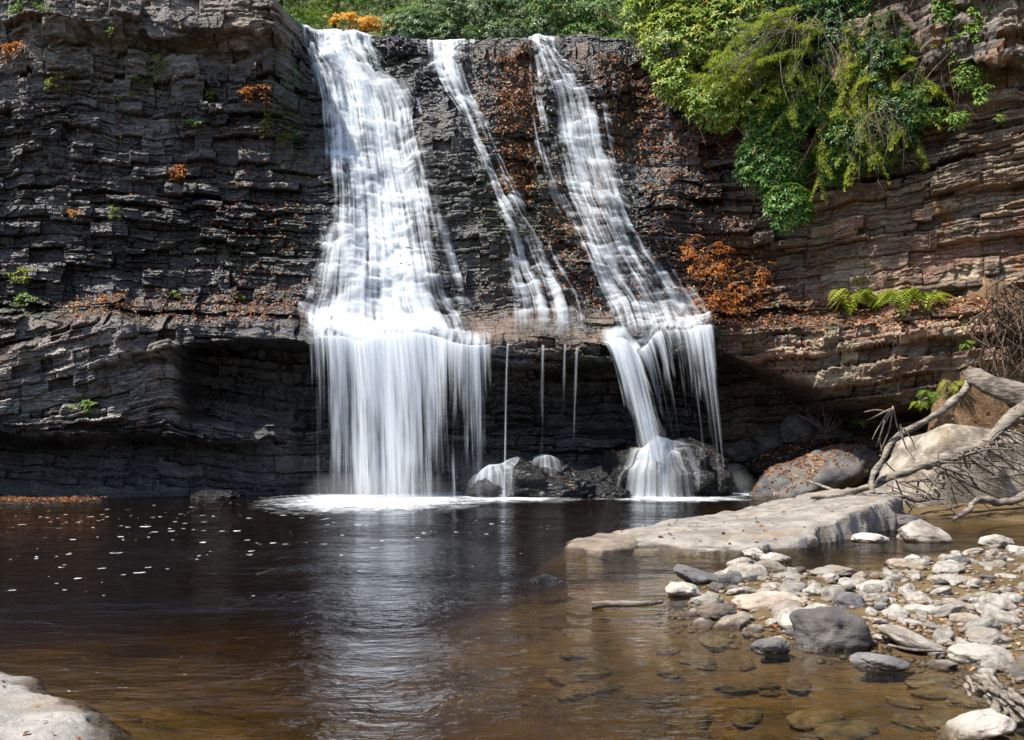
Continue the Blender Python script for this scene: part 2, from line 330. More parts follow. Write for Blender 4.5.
# ------------------------------------------------------------------ the cliff: one sheet swept along its foot
KEYS = [  # direction, distance of the foot, then (distance, row) of: undercut, shelf, cave, ledge, face, cap
 (-200, 29.0, (29.4,447),(28.3,437),(28.2,412),(28.4,400),(28.4,370),(28.2,350),(28.5,322),(30.4,298),(30.9,190),(31.0,60),(30.5,40),(30.5,-70)),
 (0,    30.0, (30.6,447),(29.3,436),(29.1,412),(29.3,400),(29.3,370),(29.1,350),(29.4,322),(31.3,298),(31.8,190),(32.0,50),(31.5,30),(31.6,-50)),
 (60,   30.0, (30.8,447),(29.3,438),(29.1,414),(29.3,400),(29.3,375),(29.1,352),(29.4,320),(31.4,298),(31.9,190),(32.1,48),(31.2,24),(31.5,-45)),
 (130,  30.2, (31.0,447),(29.6,438),(29.5,418),(29.8,405),(29.8,372),(29.4,352),(29.6,325),(31.5,300),(32.0,190),(32.3,50),(31.2,28),(31.8,-35)),
 (184,  30.5, (31.2,445),(29.8,436),(29.8,418),(30.4,412),(30.5,352),(29.7,346),(29.8,328),(31.6,300),(32.1,190),(32.4,50),(31.3,28),(31.9,-25)),
 (197,  31.0, (31.6,445),(30.2,436),(30.2,422),(33.2,418),(33.4,348),(29.9,342),(30.0,325),(31.7,300),(32.2,190),(32.4,48),(31.4,30),(32.0,-15)),
 (278,  31.5, (32.0,448),(31.0,440),(31.2,428),(33.8,424),(33.8,348),(30.0,340),(30.2,322),(31.7,302),(32.3,190),(32.5,50),(31.9,35),(32.2,2)),
 (292,  31.8, (32.2,450),(31.4,442),(31.6,430),(33.8,426),(33.7,350),(30.0,342),(30.2,324),(31.4,308),(32.5,190),(33.4,60),(33.0,38),(33.8,20)),
 (306,  32.3, (32.6,452),(32.2,444),(32.4,430),(33.6,426),(33.4,352),(30.0,346),(30.1,334),(31.3,318),(32.6,190),(34.2,58),(34.5,36),(35.0,30)),
 (400,  32.8, (33.0,452),(32.6,446),(32.8,432),(33.6,426),(33.4,358),(30.0,350),(30.1,338),(31.2,318),(32.6,190),(34.2,70),(34.5,45),(35.2,36)),
 (480,  33.0, (33.2,452),(33.0,446),(33.2,432),(34.0,426),(34.0,372),(30.3,362),(30.3,345),(31.5,312),(32.7,190),(34.1,62),(34.4,48),(35.0,38)),
 (560,  33.2, (33.4,452),(33.0,446),(33.2,432),(34.2,426),(34.2,374),(30.5,366),(30.4,348),(31.8,308),(32.7,190),(34.1,62),(34.4,46),(35.0,36)),
 (640,  33.8, (34.0,452),(33.6,446),(33.7,432),(34.6,426),(34.4,372),(30.6,362),(30.5,340),(31.7,308),(32.6,190),(33.8,70),(34.0,56),(35.0,40)),
 (690,  34.5, (34.7,455),(34.5,448),(34.6,436),(35.0,430),(34.5,362),(30.9,352),(30.7,330),(31.8,305),(32.4,190),(33.2,90),(33.0,70),(34.0,36)),
 (740,  35.5, (35.7,455),(35.4,450),(35.4,440),(35.4,434),(34.4,368),(30.8,356),(30.4,330),(31.9,300),(32.0,200),(32.3,110),(31.9,92),(33.0,30)),
 (830,  35.0, (35.0,458),(34.6,452),(34.5,445),(34.2,436),(33.0,420),(29.6,396),(29.0,328),(30.8,302),(30.6,200),(30.8,100),(30.3,80),(31.3,-25)),
 (900,  33.0, (33.0,460),(32.5,455),(32.4,448),(32.0,436),(31.3,418),(28.2,400),(27.7,326),(29.2,302),(29.3,200),(29.5,95),(29.0,78),(30.0,-60)),
 (960,  30.0, (30.0,460),(29.7,455),(29.6,448),(29.3,436),(29.0,418),(27.3,400),(27.0,324),(28.3,298),(28.4,190),(28.6,80),(28.1,62),(29.0,-75)),
 (1024, 28.0, (28.0,460),(27.8,455),(27.6,448),(27.4,436),(27.2,418),(26.6,400),(26.2,322),(27.3,296),(27.4,190),(27.6,70),(27.1,55),(28.0,-90)),
 (1230, 24.0, (24.0,465),(23.9,455),(23.8,448),(23.6,436),(23.5,418),(23.3,400),(23.0,320),(24.0,295),(24.2,190),(24.4,70),(24.0,55),(25.0,-120)),
]
SEG = [6, 44, 14, 26, 20, 46, 24, 30, 44, 170, 160, 44, 46, 24]
kp = np.array([k[0] for k in KEYS], float)
kY = np.array([[k[1], k[1]]+[q[0] for q in k[2:]]+[k[-1][0]+14] for k in KEYS], float)
kZ = np.array([[-2.5, 0.]+[CH+(HOR-q[1])/F*q[0] for q in k[2:]]+[CH+(HOR-k[-1][1])/F*k[-1][0]+.3] for k in KEYS])
cpx = np.linspace(-200, 1230, 1240); NC = len(cpx)
cY = np.stack([np.interp(cpx, kp, kY[:, j]) for j in range(15)]); cZ = np.stack([np.interp(cpx, kp, kZ[:, j]) for j in range(15)])
for j in range(1, 15):
    jit = fbm(cpx/38., np.full(NC, j*7.3), 0, 4, 3); jz = fbm(cpx/30., np.full(NC, j*9.1+50), 0, 4, 4)
    k = .0 if j in (1, 13, 14) else .22
    cY[j] = gauss(cY[j], 5, 0)+k*jit; cZ[j] = gauss(cZ[j], 5, 0)+(k*.8 if 2 <= j <= 12 else 0)*jz
sec = np.concatenate([i+np.arange(n)/n for i, n in enumerate(SEG)]+[[14.]]); NR = len(sec)
i0 = np.minimum(sec.astype(int), 13); fr = (sec-i0)[:, None]
BY = cY[i0]*(1-fr)+cY[i0+1]*fr; BZ = cZ[i0]*(1-fr)+cZ[i0+1]*fr
BY = gauss(BY, 2.2, 0); BZ = gauss(BZ, 2.2, 0)
tx = ((cpx-512)/F)[None]
BX = tx*BY
PX = np.broadcast_to(cpx[None], BY.shape); PY = HOR-(BZ-CH)/BY*F
def blob(cx, cy, rx, ry): return np.exp(-((PX-cx)/rx)**2-((PY-cy)/ry)**2)
def box(x0, x1, y0, y1, s=15.): return sstep(x0-s, x0+s, PX)*(1-sstep(x1-s, x1+s, PX))*sstep(y0-s, y0+s, PY)*(1-sstep(y1-s, y1+s, PY))
S = sec[:, None]+0*BY
# beds and blocks
th = []; zc = -4.
r0 = np.random.default_rng(21)
while zc < 26:
    big = (2.6 < zc < 5.6) or zc > 14.6 or r0.random() < .10
    t = r0.uniform(.30, .75) if big else float(np.clip(r0.lognormal(-1.35, .6), .08, .62))
    th.append(zc); zc += t
th = np.array(th)
fz0 = box(305, 690, 10, 330, 14); bench = box(-300, 175, 318, 425, 10)
flt = np.floor(BX*.62+.9*vn(BX*.5, BZ*.22, 0, 23)+.12*vn(BX*3, BZ*2, 0, 24)); flt2 = np.floor(BX*1.7+.9*vn(BX*1.1, BZ*.35, 0, 25)+.1*vn(BX*5, BZ*3, 0, 26))
ZZ = BZ+(.10+.10*fz0)*hsh(flt, 27)+(.02+.12*fz0)*hsh(flt2, 28)+fz0*.10*vn(BX*.5, BZ*.3, 0, 19)-.30*(BX+12)*bench+.34*fbm(BX*.13, BZ*.15, 0, 3, 11)+.035*fbm(BX*.45, BZ*.4, 0, 3, 12)-.07*np.maximum(BX-8, 0)+.035*np.minimum(BX+8, 0)
def strata(ZZ, edges, wlo, whi, seed):
    k = np.clip(np.searchsorted(edges, ZZ)-1, 0, len(edges)-2)
    lo, hi = edges[k], edges[k+1]; tl = (ZZ-lo)/(hi-lo); thick = hi-lo
    wk = wlo+(whi-wlo)*(hsh(k, 5, seed)*.5+.5)
    q = BX/wk+hsh(k, 9, seed)*20+.45*vn(BX*.9/wk, k*3.7, 0, seed)+.06*vn(BX*4, BZ*4, 0, seed)
    b = np.floor(q); f = q-b
    ed = np.minimum(f, 1-f)*wk; ez = np.minimum(tl, 1-tl)*thick
    return k, b, tl, thick, f, wk, ed, ez
k, b, tl, thick, fb, wk, ed, ez = strata(ZZ, th, .35, 1.9, 31)
right = sstep(640, 760, PX)
caves = np.maximum(sstep(436, 446, PY)*(1-.6*right), sstep(4.2, 4.6, S)*(1-sstep(6.3, 7., S))*sstep(165, 200, PX))
fallz = box(305, 690, 10, 322, 10); ledge = box(300, 700, 300, 345, 8)
top = sstep(12.9, 13.3, S); under = 1-sstep(1, 1.3, S)
A = .34+.02*right
A = A*(1-.2*caves)*(1-.30*fallz)*(1-.75*ledge)*(1-.55*sstep(440, 452, PY)*(1-right))*(1-.9*top)*(1-.8*under)
d = A*(.52*hsh(k, 77)+.74*hsh(k, b, 78))
d += (.10+.18*fallz)*(tl-.5)*thick*(1-top)+bench*A*.5*hsh(k, b, 83)
d += A*.45*hsh(k, b, 79)*(fb-.5)
d -= (.02+.14*A)*np.exp(-(ed/.022)**2)*(hsh(k, b, 80) > .1)*(1-top)*(1-.7*fallz)*(1-.85*caves)
d -= (.05+.22*A)*np.exp(-(ez/.028)**2)*(1-top)*sstep(-.7, .3, vn(BX*.8, k*5.3, 0, 81))
th2 = np.concatenate([[-4], -4+np.cumsum(r0.uniform(.05, .17, 400))])
k2, b2, tl2, tk2, f2, w2, ed2, ez2 = strata(ZZ, th2, .3, 1.5, 57)
thin = .25+.75*sstep(-.35, .3, vn(BX*.35, BZ*.6, 0, 59))
d += A*thin*(.30*hsh(k2, b2, 58)-.12*np.exp(-(ez2/.018)**2))
c3 = hsh(np.floor(BX*2.6+.8*vn(BX*1.7, BZ*2.2, 0, 62)), np.floor(ZZ*4.2+.8*vn(BX*1.9, BZ*1.5, 0, 63)), 64); d += .16*A*c3+.035*np.abs(fbm(BX*3.1, BZ*4.2, 0, 4, 65))*(1-top)
d += .30*fbm(BX*.22, BZ*.25, 0, 3, 13)*(1-top)*(1-under)+.05*fbm(BX*2.2, BZ*2.6, 0, 4, 14)*(1-.6*ledge)
CX = BX-tx*d; CY = BY-d
CZ = BZ+(.22*fbm(BX*1.1, BY*1.1, 0, 4, 18)+.16*hsh(np.floor(BX*.8+vn(BX, BY)), np.floor(BY*1.2+vn(BY, BX)), 3))*sstep(10.6, 11, S)*(1-sstep(11.9, 12.1, S))+.05*fbm(BX*1.5, BY*1.5, BZ, 4, 15)+.10*top*fbm(BX*.5, BY*.5, 0, 4, 16)
# what the rock is like
nz = fbm(BX*.35, BZ*.35, 0, 4, 41)
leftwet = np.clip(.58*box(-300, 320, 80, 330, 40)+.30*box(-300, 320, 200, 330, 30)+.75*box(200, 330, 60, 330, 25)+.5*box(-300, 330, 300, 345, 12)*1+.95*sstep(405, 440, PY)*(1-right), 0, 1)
wet = np.clip(leftwet+.9*box(300, 725, 30, 520, 14)+.75*box(600, 800, 95, 330, 30)+.9*sstep(5, 5.4, S)*(1-sstep(6.8, 7.2, S))*sstep(150, 190, PX)+.35*nz*(1-right), 0, 1)  # falls and seeps are wet; the cave band is painted shade blackening the recess
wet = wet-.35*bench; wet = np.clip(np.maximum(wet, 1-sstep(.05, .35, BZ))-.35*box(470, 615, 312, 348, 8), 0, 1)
warm = np.clip(sstep(640, 760, PX)*(1-.6*box(880, 1300, -200, 75, 20))+.9*box(470, 615, 312, 348, 8)+.55*box(480, 620, 40, 330, 20)+.25*box(200, 300, 0, 190, 40)+.35*sstep(.1, .8, nz)+.1*nz, 0, 1)
blk = 1.0*(1+.46*hsh(k, b, 90)+.25*hsh(k2, b2, 91)+.15*nz)*(1+.15*right)*(1-.3*box(830, 1300, -200, 70, 20))*(1+.45*bench)
moss = np.clip(blob(30, 306, 50, 8)+blob(290, 130, 16, 80)+blob(388, 58, 25, 10)+.7*blob(520, 200, 60, 90)+.6*blob(620, 130, 15, 70)+.5*blob(90, 405, 60, 14)+.8*blob(230, 250, 60, 12)+.6*blob(590, 365, 40, 14)+.5*blob(670, 350, 30, 25), 0, 1)
rust = np.clip(.25+.9*box(470, 620, 300, 350, 10)+.5*right+.6*box(480, 620, 30, 300, 15), 0, 1)
CV = np.stack([CX, CY, CZ], -1)
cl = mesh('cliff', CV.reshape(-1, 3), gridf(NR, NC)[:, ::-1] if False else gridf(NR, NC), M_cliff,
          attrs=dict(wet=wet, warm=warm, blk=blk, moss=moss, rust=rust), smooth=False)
tag(cl, kind='structure')
# a depth map of the rock as seen from the camera, to set plants and leaves on it
QX = np.rint(512+CX/CY*F).astype(int); QY = np.rint(HOR-(CZ-CH)/CY*F).astype(int)
DB = np.full((640, 1240), 1e9); okm = (QX >= -90) & (QX < 1150) & (QY >= -100) & (QY < 540)
np.minimum.at(DB, (QY[okm]+100, QX[okm]+90), CY[okm])
for _ in range(3):
    Pd = np.pad(DB, 1, constant_values=1e9); nb_ = np.min([Pd[a:a+640, c:c+1240] for a in range(3) for c in range(3)], 0)
    DB = np.where(DB > 1e8, nb_, DB)
def rock(px, py, off=0.):
    Y = DB[int(py)+100, int(px)+90]; return at(px, py, (Y if Y < 1e8 else 32.)-off)

# ------------------------------------------------------------------ stream bed, bank, hillside, water
BAR = [(690,600),(722,578),(790,572),(850,588),(905,566),(960,555),(1100,548),(1500,560),(1500,735),(1060,705),(1000,672),(930,655),(880,648),(800,640),(745,630),(700,618)]
BP = np.array([ground_at(*q)[:2] for q in BAR])
def sdist(X, Y, poly):
    d_ = np.full(X.shape, 1e9); ins = np.zeros(X.shape, bool); n = len(poly)
    for i in range(n):
        a, c = poly[i], poly[(i+1) % n]; e = c-a
        t = np.clip(((X-a[0])*e[0]+(Y-a[1])*e[1])/(e@e), 0, 1)
        d_ = np.minimum(d_, np.hypot(X-a[0]-t*e[0], Y-a[1]-t*e[1]))
        cr = ((a[1] > Y) != (c[1] > Y)) & (X < (c[0]-a[0])*(Y-a[1])/(c[1]-a[1]+1e-12)+a[0]); ins ^= cr
    return np.where(ins, -d_, d_)
def bedz(X, Y):
    s = sdist(X, Y, BP); n = fbm(X*.5, Y*.5, 0, 4, 61)
    z = np.where(s < 0, .01+.055*np.minimum(-s, 1), -.11*s-.02*s*s*(s < 4)-.32*(s >= 4))
    z = np.maximum(z, -.38-.7*sstep(9, 15, Y)*(1-sstep(4, 9, X))-1.0*(1-sstep(-1.6, 1.2, X)))
    lf = np.hypot((X+5.4)/2.6, (Y-5.2)/3.0); z = np.maximum(z, -.22-.35*np.maximum(lf-1, 0))
    z = np.where((Y > 16) & (X > 6), np.maximum(z, -.25+.09*(X-8)*sstep(18, 24, Y)), z)
    z += .035*n+.02*fbm(X*2, Y*2, 0, 3, 62)
    z = np.where(Y < 4, z+(4-Y)*.16, z); z = np.where(X > 14, z+(X-14)*.25, z); z = np.where(X < -20, z+(-20-X)*.4, z)
    return np.minimum(z, 16+0*z)
gx = np.concatenate([np.linspace(-120, -21, 20), np.linspace(-20, -4, 90), np.linspace(-3.9, 9, 240), np.linspace(9.1, 22, 80), np.linspace(23, 120, 20)])
gy = np.concatenate([np.linspace(-120, -2, 20), np.linspace(-1, 3, 12), np.linspace(3.1, 20, 300), np.linspace(20.1, 40, 110)])
X, Y = np.meshgrid(gx, gy); Zb = bedz(X, Y)
silt = sstep(-.55, -1.0, Zb)*.8
tag(mesh('ground', np.stack([X, Y, Zb], -1).reshape(-1, 3), gridf(*X.shape), M_bed, attrs=dict(silt=silt)), kind='structure')
hx = np.linspace(-90, 90, 120); hy = np.linspace(44, 120, 60); X, Y = np.meshgrid(hx, hy)
Zh = 17.2+.62*np.maximum(Y-46, 0)+.9*fbm(X*.2, Y*.2, 0, 4, 71)+.12*np.abs(X+6)*sstep(46, 60, Y)+3*sstep(6, 14, np.abs(X+5))
tag(mesh('hillside', np.stack([X, Y, Zh], -1).reshape(-1, 3), gridf(*X.shape), M_hill), kind='structure')
x0, x1, y0, y1 = -40., 40., -14., 40.
V = [(x0,y0,0),(x1,y0,0),(x1,y1,0),(x0,y1,0),(x0,y0,-4),(x1,y0,-4),(x1,y1,-4),(x0,y1,-4)]
tag(mesh('water', V, np.array([(0,1,2,3),(7,6,5,4),(0,4,5,1),(1,5,6,2),(2,6,7,3),(3,7,4,0)]), M_water, smooth=False), kind='structure')

# ------------------------------------------------------------------ the three falls
def colsample(A_, r, pxs): return np.interp(pxs, cpx, A_[r])
def cascade(name, parent, table, mat, r_top, r_bot, off, nu, seed, dens=0., edge=.30, tail=26, lipd=.085):
    tb = np.array(table, float); rows = np.arange(r_top, r_bot-1, -1); P = []; mid = (tb[:, 1]+tb[:, 2])/2
    u = np.linspace(0, 1, nu)
    CYs = CY.copy()
    for r in rows:
        c = len(cpx)//2; py = np.interp(300, [0, 1], [0, 1])
        m = np.interp(PY[r, np.argmin(abs(cpx-mid.mean()))], tb[:, 0], mid); py = PY[r, np.argmin(abs(cpx-m))]
        lft = np.interp(py, tb[:, 0], tb[:, 1]); rgt = np.interp(py, tb[:, 0], tb[:, 2])
        pxs = lft+(rgt-lft)*u
        P.append(np.stack([colsample(BX, r, pxs), colsample(CYs, r, pxs), colsample(CZ, r, pxs), pxs], -1))
    P = np.array(P)
    Yd = P[..., 1]
    for a in (-2, -1, 1, 2):            # water rides over the proud edges
        n0, n1 = Yd.shape; Yd = np.minimum(Yd, Yd[np.clip(np.arange(n0)+a, 0, n0-1)]+.02*abs(a)); Yd = np.minimum(Yd, Yd[:, np.clip(np.arange(n1)+a, 0, n1-1)]+.01)
    Yd = .08*gauss(gauss(Yd, 1.6, 0), 1.0, 1)+.92*gauss(gauss(Yd, 11., 0), 6, 1)-off-.07
    Zs = gauss(P[..., 2], 1.0, 0)+.03
    wd = (P[:, -1, 3]-P[:, 0, 3]).mean()/F*32; uu = u[None]*wd+0*Yd; vl = np.concatenate([[0], np.cumsum(np.hypot(np.diff(Yd.mean(1)), np.diff(Zs.mean(1))))])[:, None]+0*Yd
    prof = 0
    for cw, hh, am, sd in ((.80, .70, .50, 0), (.42, .40, .40, 40), (.22, .24, .22, 80)):      # little ledges the water jumps, broken into short runs
        cc = np.floor(uu/cw+.7*vn(uu*.7/cw*.5, vl*.35, 0, seed+300+sd)+.15*vn(uu*5, vl*2, 0, seed+sd)); hc = hh*(1+.4*hsh(cc, seed, 301+sd)); qq = vl/hc+hsh(cc, seed, 302+sd)*7+.18*vn(uu*3.5, vl*1.2, 0, seed+303+sd)
        tt = qq-np.floor(qq); prof = prof+am*(1-tt)**1.8*np.clip(.35+.85*hsh(cc, np.floor(qq), 304+sd), 0, 1.2)
    prof = gauss(gauss(prof, 1.0, 0), 1.7, 1)
    Yd = Yd-lipd*prof
    Xs = (P[..., 3]-512)/F*Yd
    V_ = np.stack([Xs, Yd, Zs], -1)
    dv = np.linalg.norm(np.diff(V_, axis=0), axis=2).mean(1); v = np.concatenate([[0], np.cumsum(dv)])
    wd = (P[:, -1, 3]-P[:, 0, 3]).mean()/F*32
    uvs = np.stack([np.broadcast_to(u[None]*wd+seed*13.7, Yd.shape), np.broadcast_to(v[:, None]+seed*5.1, Yd.shape)], -1)
    dz = -np.gradient(Zs, axis=0); dy = -np.gradient(Yd, axis=0)
    tread = np.clip(dy/(np.abs(dz)+.004), -1, 2); tread = gauss(tread, 1.5, 0)
    e = np.minimum(u, 1-u)[None]*2; e = e+(.22*fbm(u[None]*wd*1.6+0*Yd, v[:, None]*.45+0*Yd, 0, 3, seed+200)+.10*fbm(u[None]*2, v[:, None]*1.3, 0, 3, seed+210))*(1.3 if wd < 2.5 else 1.)
    dn = .5+dens+.04*tread+.46*(prof-.24)-.36*(1-sstep(0, edge*2, e))+  .15*fbm(u[None]*wd*.55, v[:, None]*.28, 0, 3, seed+220)
    return mesh(name, V_.reshape(-1, 3), gridf(*Yd.shape), mat, parent, dict(dens=dn, fade=np.clip(sstep(-.02, .30, e), 0, 1)*(1-sstep(len(rows)-tail, len(rows)-1, np.arange(len(rows))))[:, None]), uvs.reshape(-1, 2))
def curtain(name, parent, p_lip, p_foot, mat, throw, seed, nu=160, nv=70, dens=None, fade_foot=.0, lead=20, thin=.18, soft_edge=.05, op=1.):
    """water that slides over the lip and then falls free: p_lip are directions along the lip, p_foot where it lands (direction, height)"""
    u = np.linspace(0, 1, nu); nl = 14; v = (np.linspace(0, 1, nv)**1.7)[:, None]
    pl = np.interp(u, np.linspace(0, 1, len(p_lip)), [q[0] for q in p_lip])
    jj = np.array([lip_row(q) for q in pl]); jj = gauss(np.minimum(jj, R8+8).astype(float), nu/14, 0)
    def smp(A_, rows): return np.array([[np.interp(pl[i], cpx, A_[int(round(r_))]) for i, r_ in enumerate(rr)] for rr in rows])
    rows = np.array([jj+lead*(1-t) for t in np.linspace(0, 1, nl)])
    Yl = smp(CYm, rows); Zl = smp(CZ, rows); Yl = gauss(gauss(Yl, 3, 0), 3.5, 1)-.05; Zl = gauss(gauss(Zl, 2.5, 0), 3.5, 1)+.06
    Ft = np.array(p_foot, float); uf = np.linspace(0, 1, len(Ft)); fx = np.interp(u, uf, Ft[:, 0]); fz = np.interp(u, uf, Ft[:, 1])
    s = np.sqrt(v)*.5+v*.5
    Yd = Yl[-1][None]-throw*np.sqrt(v)+.05*v*fbm(u[None]*9, 0*u[None], 0, 3, seed)
    pxs = pl[None]*(1-s)+fx[None]*s+2.0*v*fbm(u[None]*14, v*1.5, 0, 2, seed+5)
    Zs = Zl[-1][None]+(fz[None]-Zl[-1][None])*v
    Yd = np.concatenate([Yl[:-1], Yd]); Zs = np.concatenate([Zl[:-1], Zs]); pxs = np.concatenate([np.repeat(pl[None], nl-1, 0), pxs])
    Xs = (pxs-512)/F*Yd; wd = np.ptp(Xs[0]); vv = np.concatenate([np.linspace(-1, 0, nl)[:-1, None], v])
    uvs = np.stack([np.broadcast_to(u[None]*wd+seed*9.3, Yd.shape), np.broadcast_to(vv*6+seed*3., Yd.shape)], -1)
    e = np.minimum(u, 1-u)[None]*2+0*vv
    dd = np.interp(u, np.linspace(0, 1, len(dens)), dens)[None] if dens is not None else 0
    vp = np.clip(vv, 0, 1)
    dn = .5+dd*(.35+.65*sstep(-.6, .25, vv))+.20*(1-vp)**3-thin*vp-.3*(1-sstep(0, .2, e))+.06*fbm(u[None]*wd*.9, vv*1.2, 0, 3, seed+30)
    fd = np.broadcast_to(op*sstep(0, soft_edge, e)*(1-fade_foot*vp)*sstep(-1, -.5, vv), Yd.shape)
    return mesh(name, np.stack([Xs, Yd, Zs], -1).reshape(-1, 3), gridf(*Yd.shape), mat, parent, dict(dens=dn, fade=fd), uvs.reshape(-1, 2))
CYm = CY.copy()
for a_ in range(-7, 8):
    CYm = np.minimum(CYm, CY[:, np.clip(np.arange(NC)+a_, 0, NC-1)])
CYq = CYm.copy()
for a_ in range(-5, 6): CYm = np.minimum(CYm, CYq[np.clip(np.arange(NR)+a_, 0, NR-1)])
def lip_row(px):
    rr = np.arange(R7, R8+20); Yc = np.array([np.interp(px, cpx, CY[r]) for r in rr]); return int(rr[np.argmin(Yc+np.abs(rr-R8)*.012)])
cum = np.concatenate([[0], np.cumsum(SEG)]); R8, R7, R9, R13, R12 = cum[8], cum[7], cum[9], cum[13], cum[12]
def rock_lip(px, dy=0.):
    seg = slice(R7, R8+20); Yc = np.array([np.interp(px, cpx, CY[r]) for r in range(R7, R8+20)]); j = R7+int(np.argmin(Yc+np.abs(np.arange(R7, R8+20)-R8)*.012))
    return np.array([np.interp(px, cpx, CX[j]), np.interp(px, cpx, CY[j]), np.interp(px, cpx, CZ[j])])
TA = [(26,296,372),(45,298,377),(60,303,388),(80,309,408),(110,314,420),(150,318,426),(200,319,440),(250,315,452),(300,306,466),(318,298,480),(340,294,500)]
TB = [(36,416,476),(60,418,476),(80,425,482),(120,445,496),(160,460,516),(200,468,540),(250,490,572),(300,498,606),(312,499,612),(345,500,616)]
TC = [(36,524,558),(50,522,568),(70,518,600),(100,518,622),(150,528,632),(200,540,650),(250,562,674),(300,588,706),(322,596,718),(345,602,726)]
fA = empty('waterfall', (-3.5, 29.8, 0), 'widest white waterfall on the left, ending in a curtain that drops into the pool', 'waterfall', 'falls over the cliff')
cascade('cascade', fA, TA, M_f4, R13+4, R8-2, .07, 260, 1, .24, .42)
cascade('cascade_veil', fA, TA, M_f1, R13+4, R8-2, .16, 260, 2, .08)
curtain('curtain', fA, [(303,),(340,),(380,),(420,),(460,),(494,)], [(305,0),(345,0),(385,0),(425,0),(462,0),(500,0)], M_f4, .25, 3, lead=26, thin=.16, dens=[-.22,-.16,-.05,.14,.27,.27,.14,.02,-.07,-.10,-.05,-.16])
curtain('curtain_veil', fA, [(303,),(340,),(380,),(420,),(460,),(494,)], [(304,0),(348,0),(388,0),(428,0),(462,0),(499,0)], M_f3, .45, 4, lead=26, thin=.10, dens=[-.08,-.0,-.04,.02,.08,.06,0,-.03,-.05,-.05,.03,-.06])
fB = empty('waterfall', (.3, 30.4, 5), 'narrow middle cascade slipping down rock steps between the two larger falls', 'waterfall', 'falls over the cliff')
cascade('cascade', fB, TB, M_f1, R13+4, R8+2, .05, 130, 5, .12, .5, tail=44)
cascade('cascade_veil', fB, TB, M_f2, R13+4, R8+2, .09, 130, 6, .07, .5, tail=50)
fC = empty('waterfall', (4.5, 30.4, 0), 'slanting white waterfall on the right that widens downwards and splits over black boulders', 'waterfall', 'falls over the cliff')
cascade('cascade', fC, TC, M_f1, R13+4, R8-2, .07, 200, 7, .09, .35)
cascade('cascade_veil', fC, TC, M_f2, R13+4, R8-2, .15, 200, 8, .06, .42)
curtain('chute', fC, [(603,),(614,),(626,),(640,)], [(636,1.2),(647,1.25),(660,1.2),(672,1.)], M_f3, .6, 9, 60, 60, dens=[-.10,.22,.18,-.12], thin=.05)
curtain('chute_veil', fC, [(600,),(614,),(628,),(644,)], [(634,1.2),(647,1.25),(662,1.2),(678,1.)], M_f2, .75, 19, 60, 60, dens=[-.10,.10,.08,-.14], thin=.05)
curtain('curtain', fC, [(634,),(665,),(690,),(714,)], [(664,.9),(692,.5),(713,.2),(732,.1)], M_f3, .5, 10, 130, 60, dens=[-.16,-.04,-.10,-.02,.04,.02], fade_foot=.35)
curtain('curtain_veil', fC, [(634,),(665,),(690,),(714,)], [(662,.9),(690,.5),(710,.2),(730,.1)], M_f2, .8, 11, 130, 60, dens=[-.08,.0,-.10,-.0,.03,.0], fade_foot=.4)
for (xa, xb, zf, sd, wd_, lb) in [(508,504,.1,1,2.5,'thin thread of water beside the right edge of the wide white curtain'),(543,542,1.5,2,3.5,'single bright trickle dropping from the brown ledge onto the middle of the black rocks'),(565,562,1.5,3,3,'left one of two close trickles falling under the mossy ledge corner'),(577,574,1.5,4,3,'right one of two close trickles falling under the mossy ledge corner')]:
    t = empty('trickle', [(xa-512)/F*30, 30, 0], lb, 'trickle', 'trickles from the ledge')
    curtain('strand', t, [(xa-wd_*.6,),(xa,),(xa+wd_*.6,)], [(xb-wd_*.8,zf),(xb,zf),(xb+wd_*.8,zf)], M_f3, .2, 20+sd, 20, 50, dens=[-.02,.14,-.02], thin=.10, lead=4, soft_edge=.9, op=.56)

# ------------------------------------------------------------------ stones
def ico(sub):
    import bmesh
    bm = bmesh.new(); bmesh.ops.create_icosphere(bm, subdivisions=sub, radius=1); bm.verts.ensure_lookup_table()
    V_ = np.array([v.co[:] for v in bm.verts]); T_ = np.array([[v.index for v in f.verts] for f in bm.faces]); bm.free(); return V_, T_
ICO = {k_: ico(k_) for k_ in (3, 4, 5, 6)}
def stone_shape(seed, size, ang=.5, sub=4, planes=12, rough=.05, rot=0., tilt=(0., 0.), lump=.16):
    if ang > .85: lump, rough = .06, rough*.6
    D, T = ICO[sub]; r = np.random.default_rng(seed)
    N_ = r.normal(size=(planes, 3)); N_ /= np.linalg.norm(N_, axis=1)[:, None]
    H = r.uniform(.62, .98, planes); dt = D@N_.T
    rad = np.where(dt > .05, H/np.maximum(dt, .05), 9).min(1)
    rad = np.minimum(rad, 1.); rad = ang*rad+(1-ang)*.92
    rad *= 1+.16*fbm(D[:, 0]*1.3, D[:, 1]*1.3, D[:, 2]*1.3, 3, seed)+rough*fbm(D[:, 0]*5, D[:, 1]*5, D[:, 2]*5, 4, seed+9)
    V_ = D*rad[:, None]*np.array(size)
    cx_, sx_ = math.cos(tilt[0]), math.sin(tilt[0]); cy_, sy_ = math.cos(tilt[1]), math.sin(tilt[1]); c, s = math.cos(rot), math.sin(rot)
    V_ = V_@np.array([[1,0,0],[0,cx_,-sx_],[0,sx_,cx_]]).T@np.array([[cy_,0,sy_],[0,1,0],[-sy_,0,cy_]]).T@np.array([[c,-s,0],[s,c,0],[0,0,1]]).T
    return V_, T
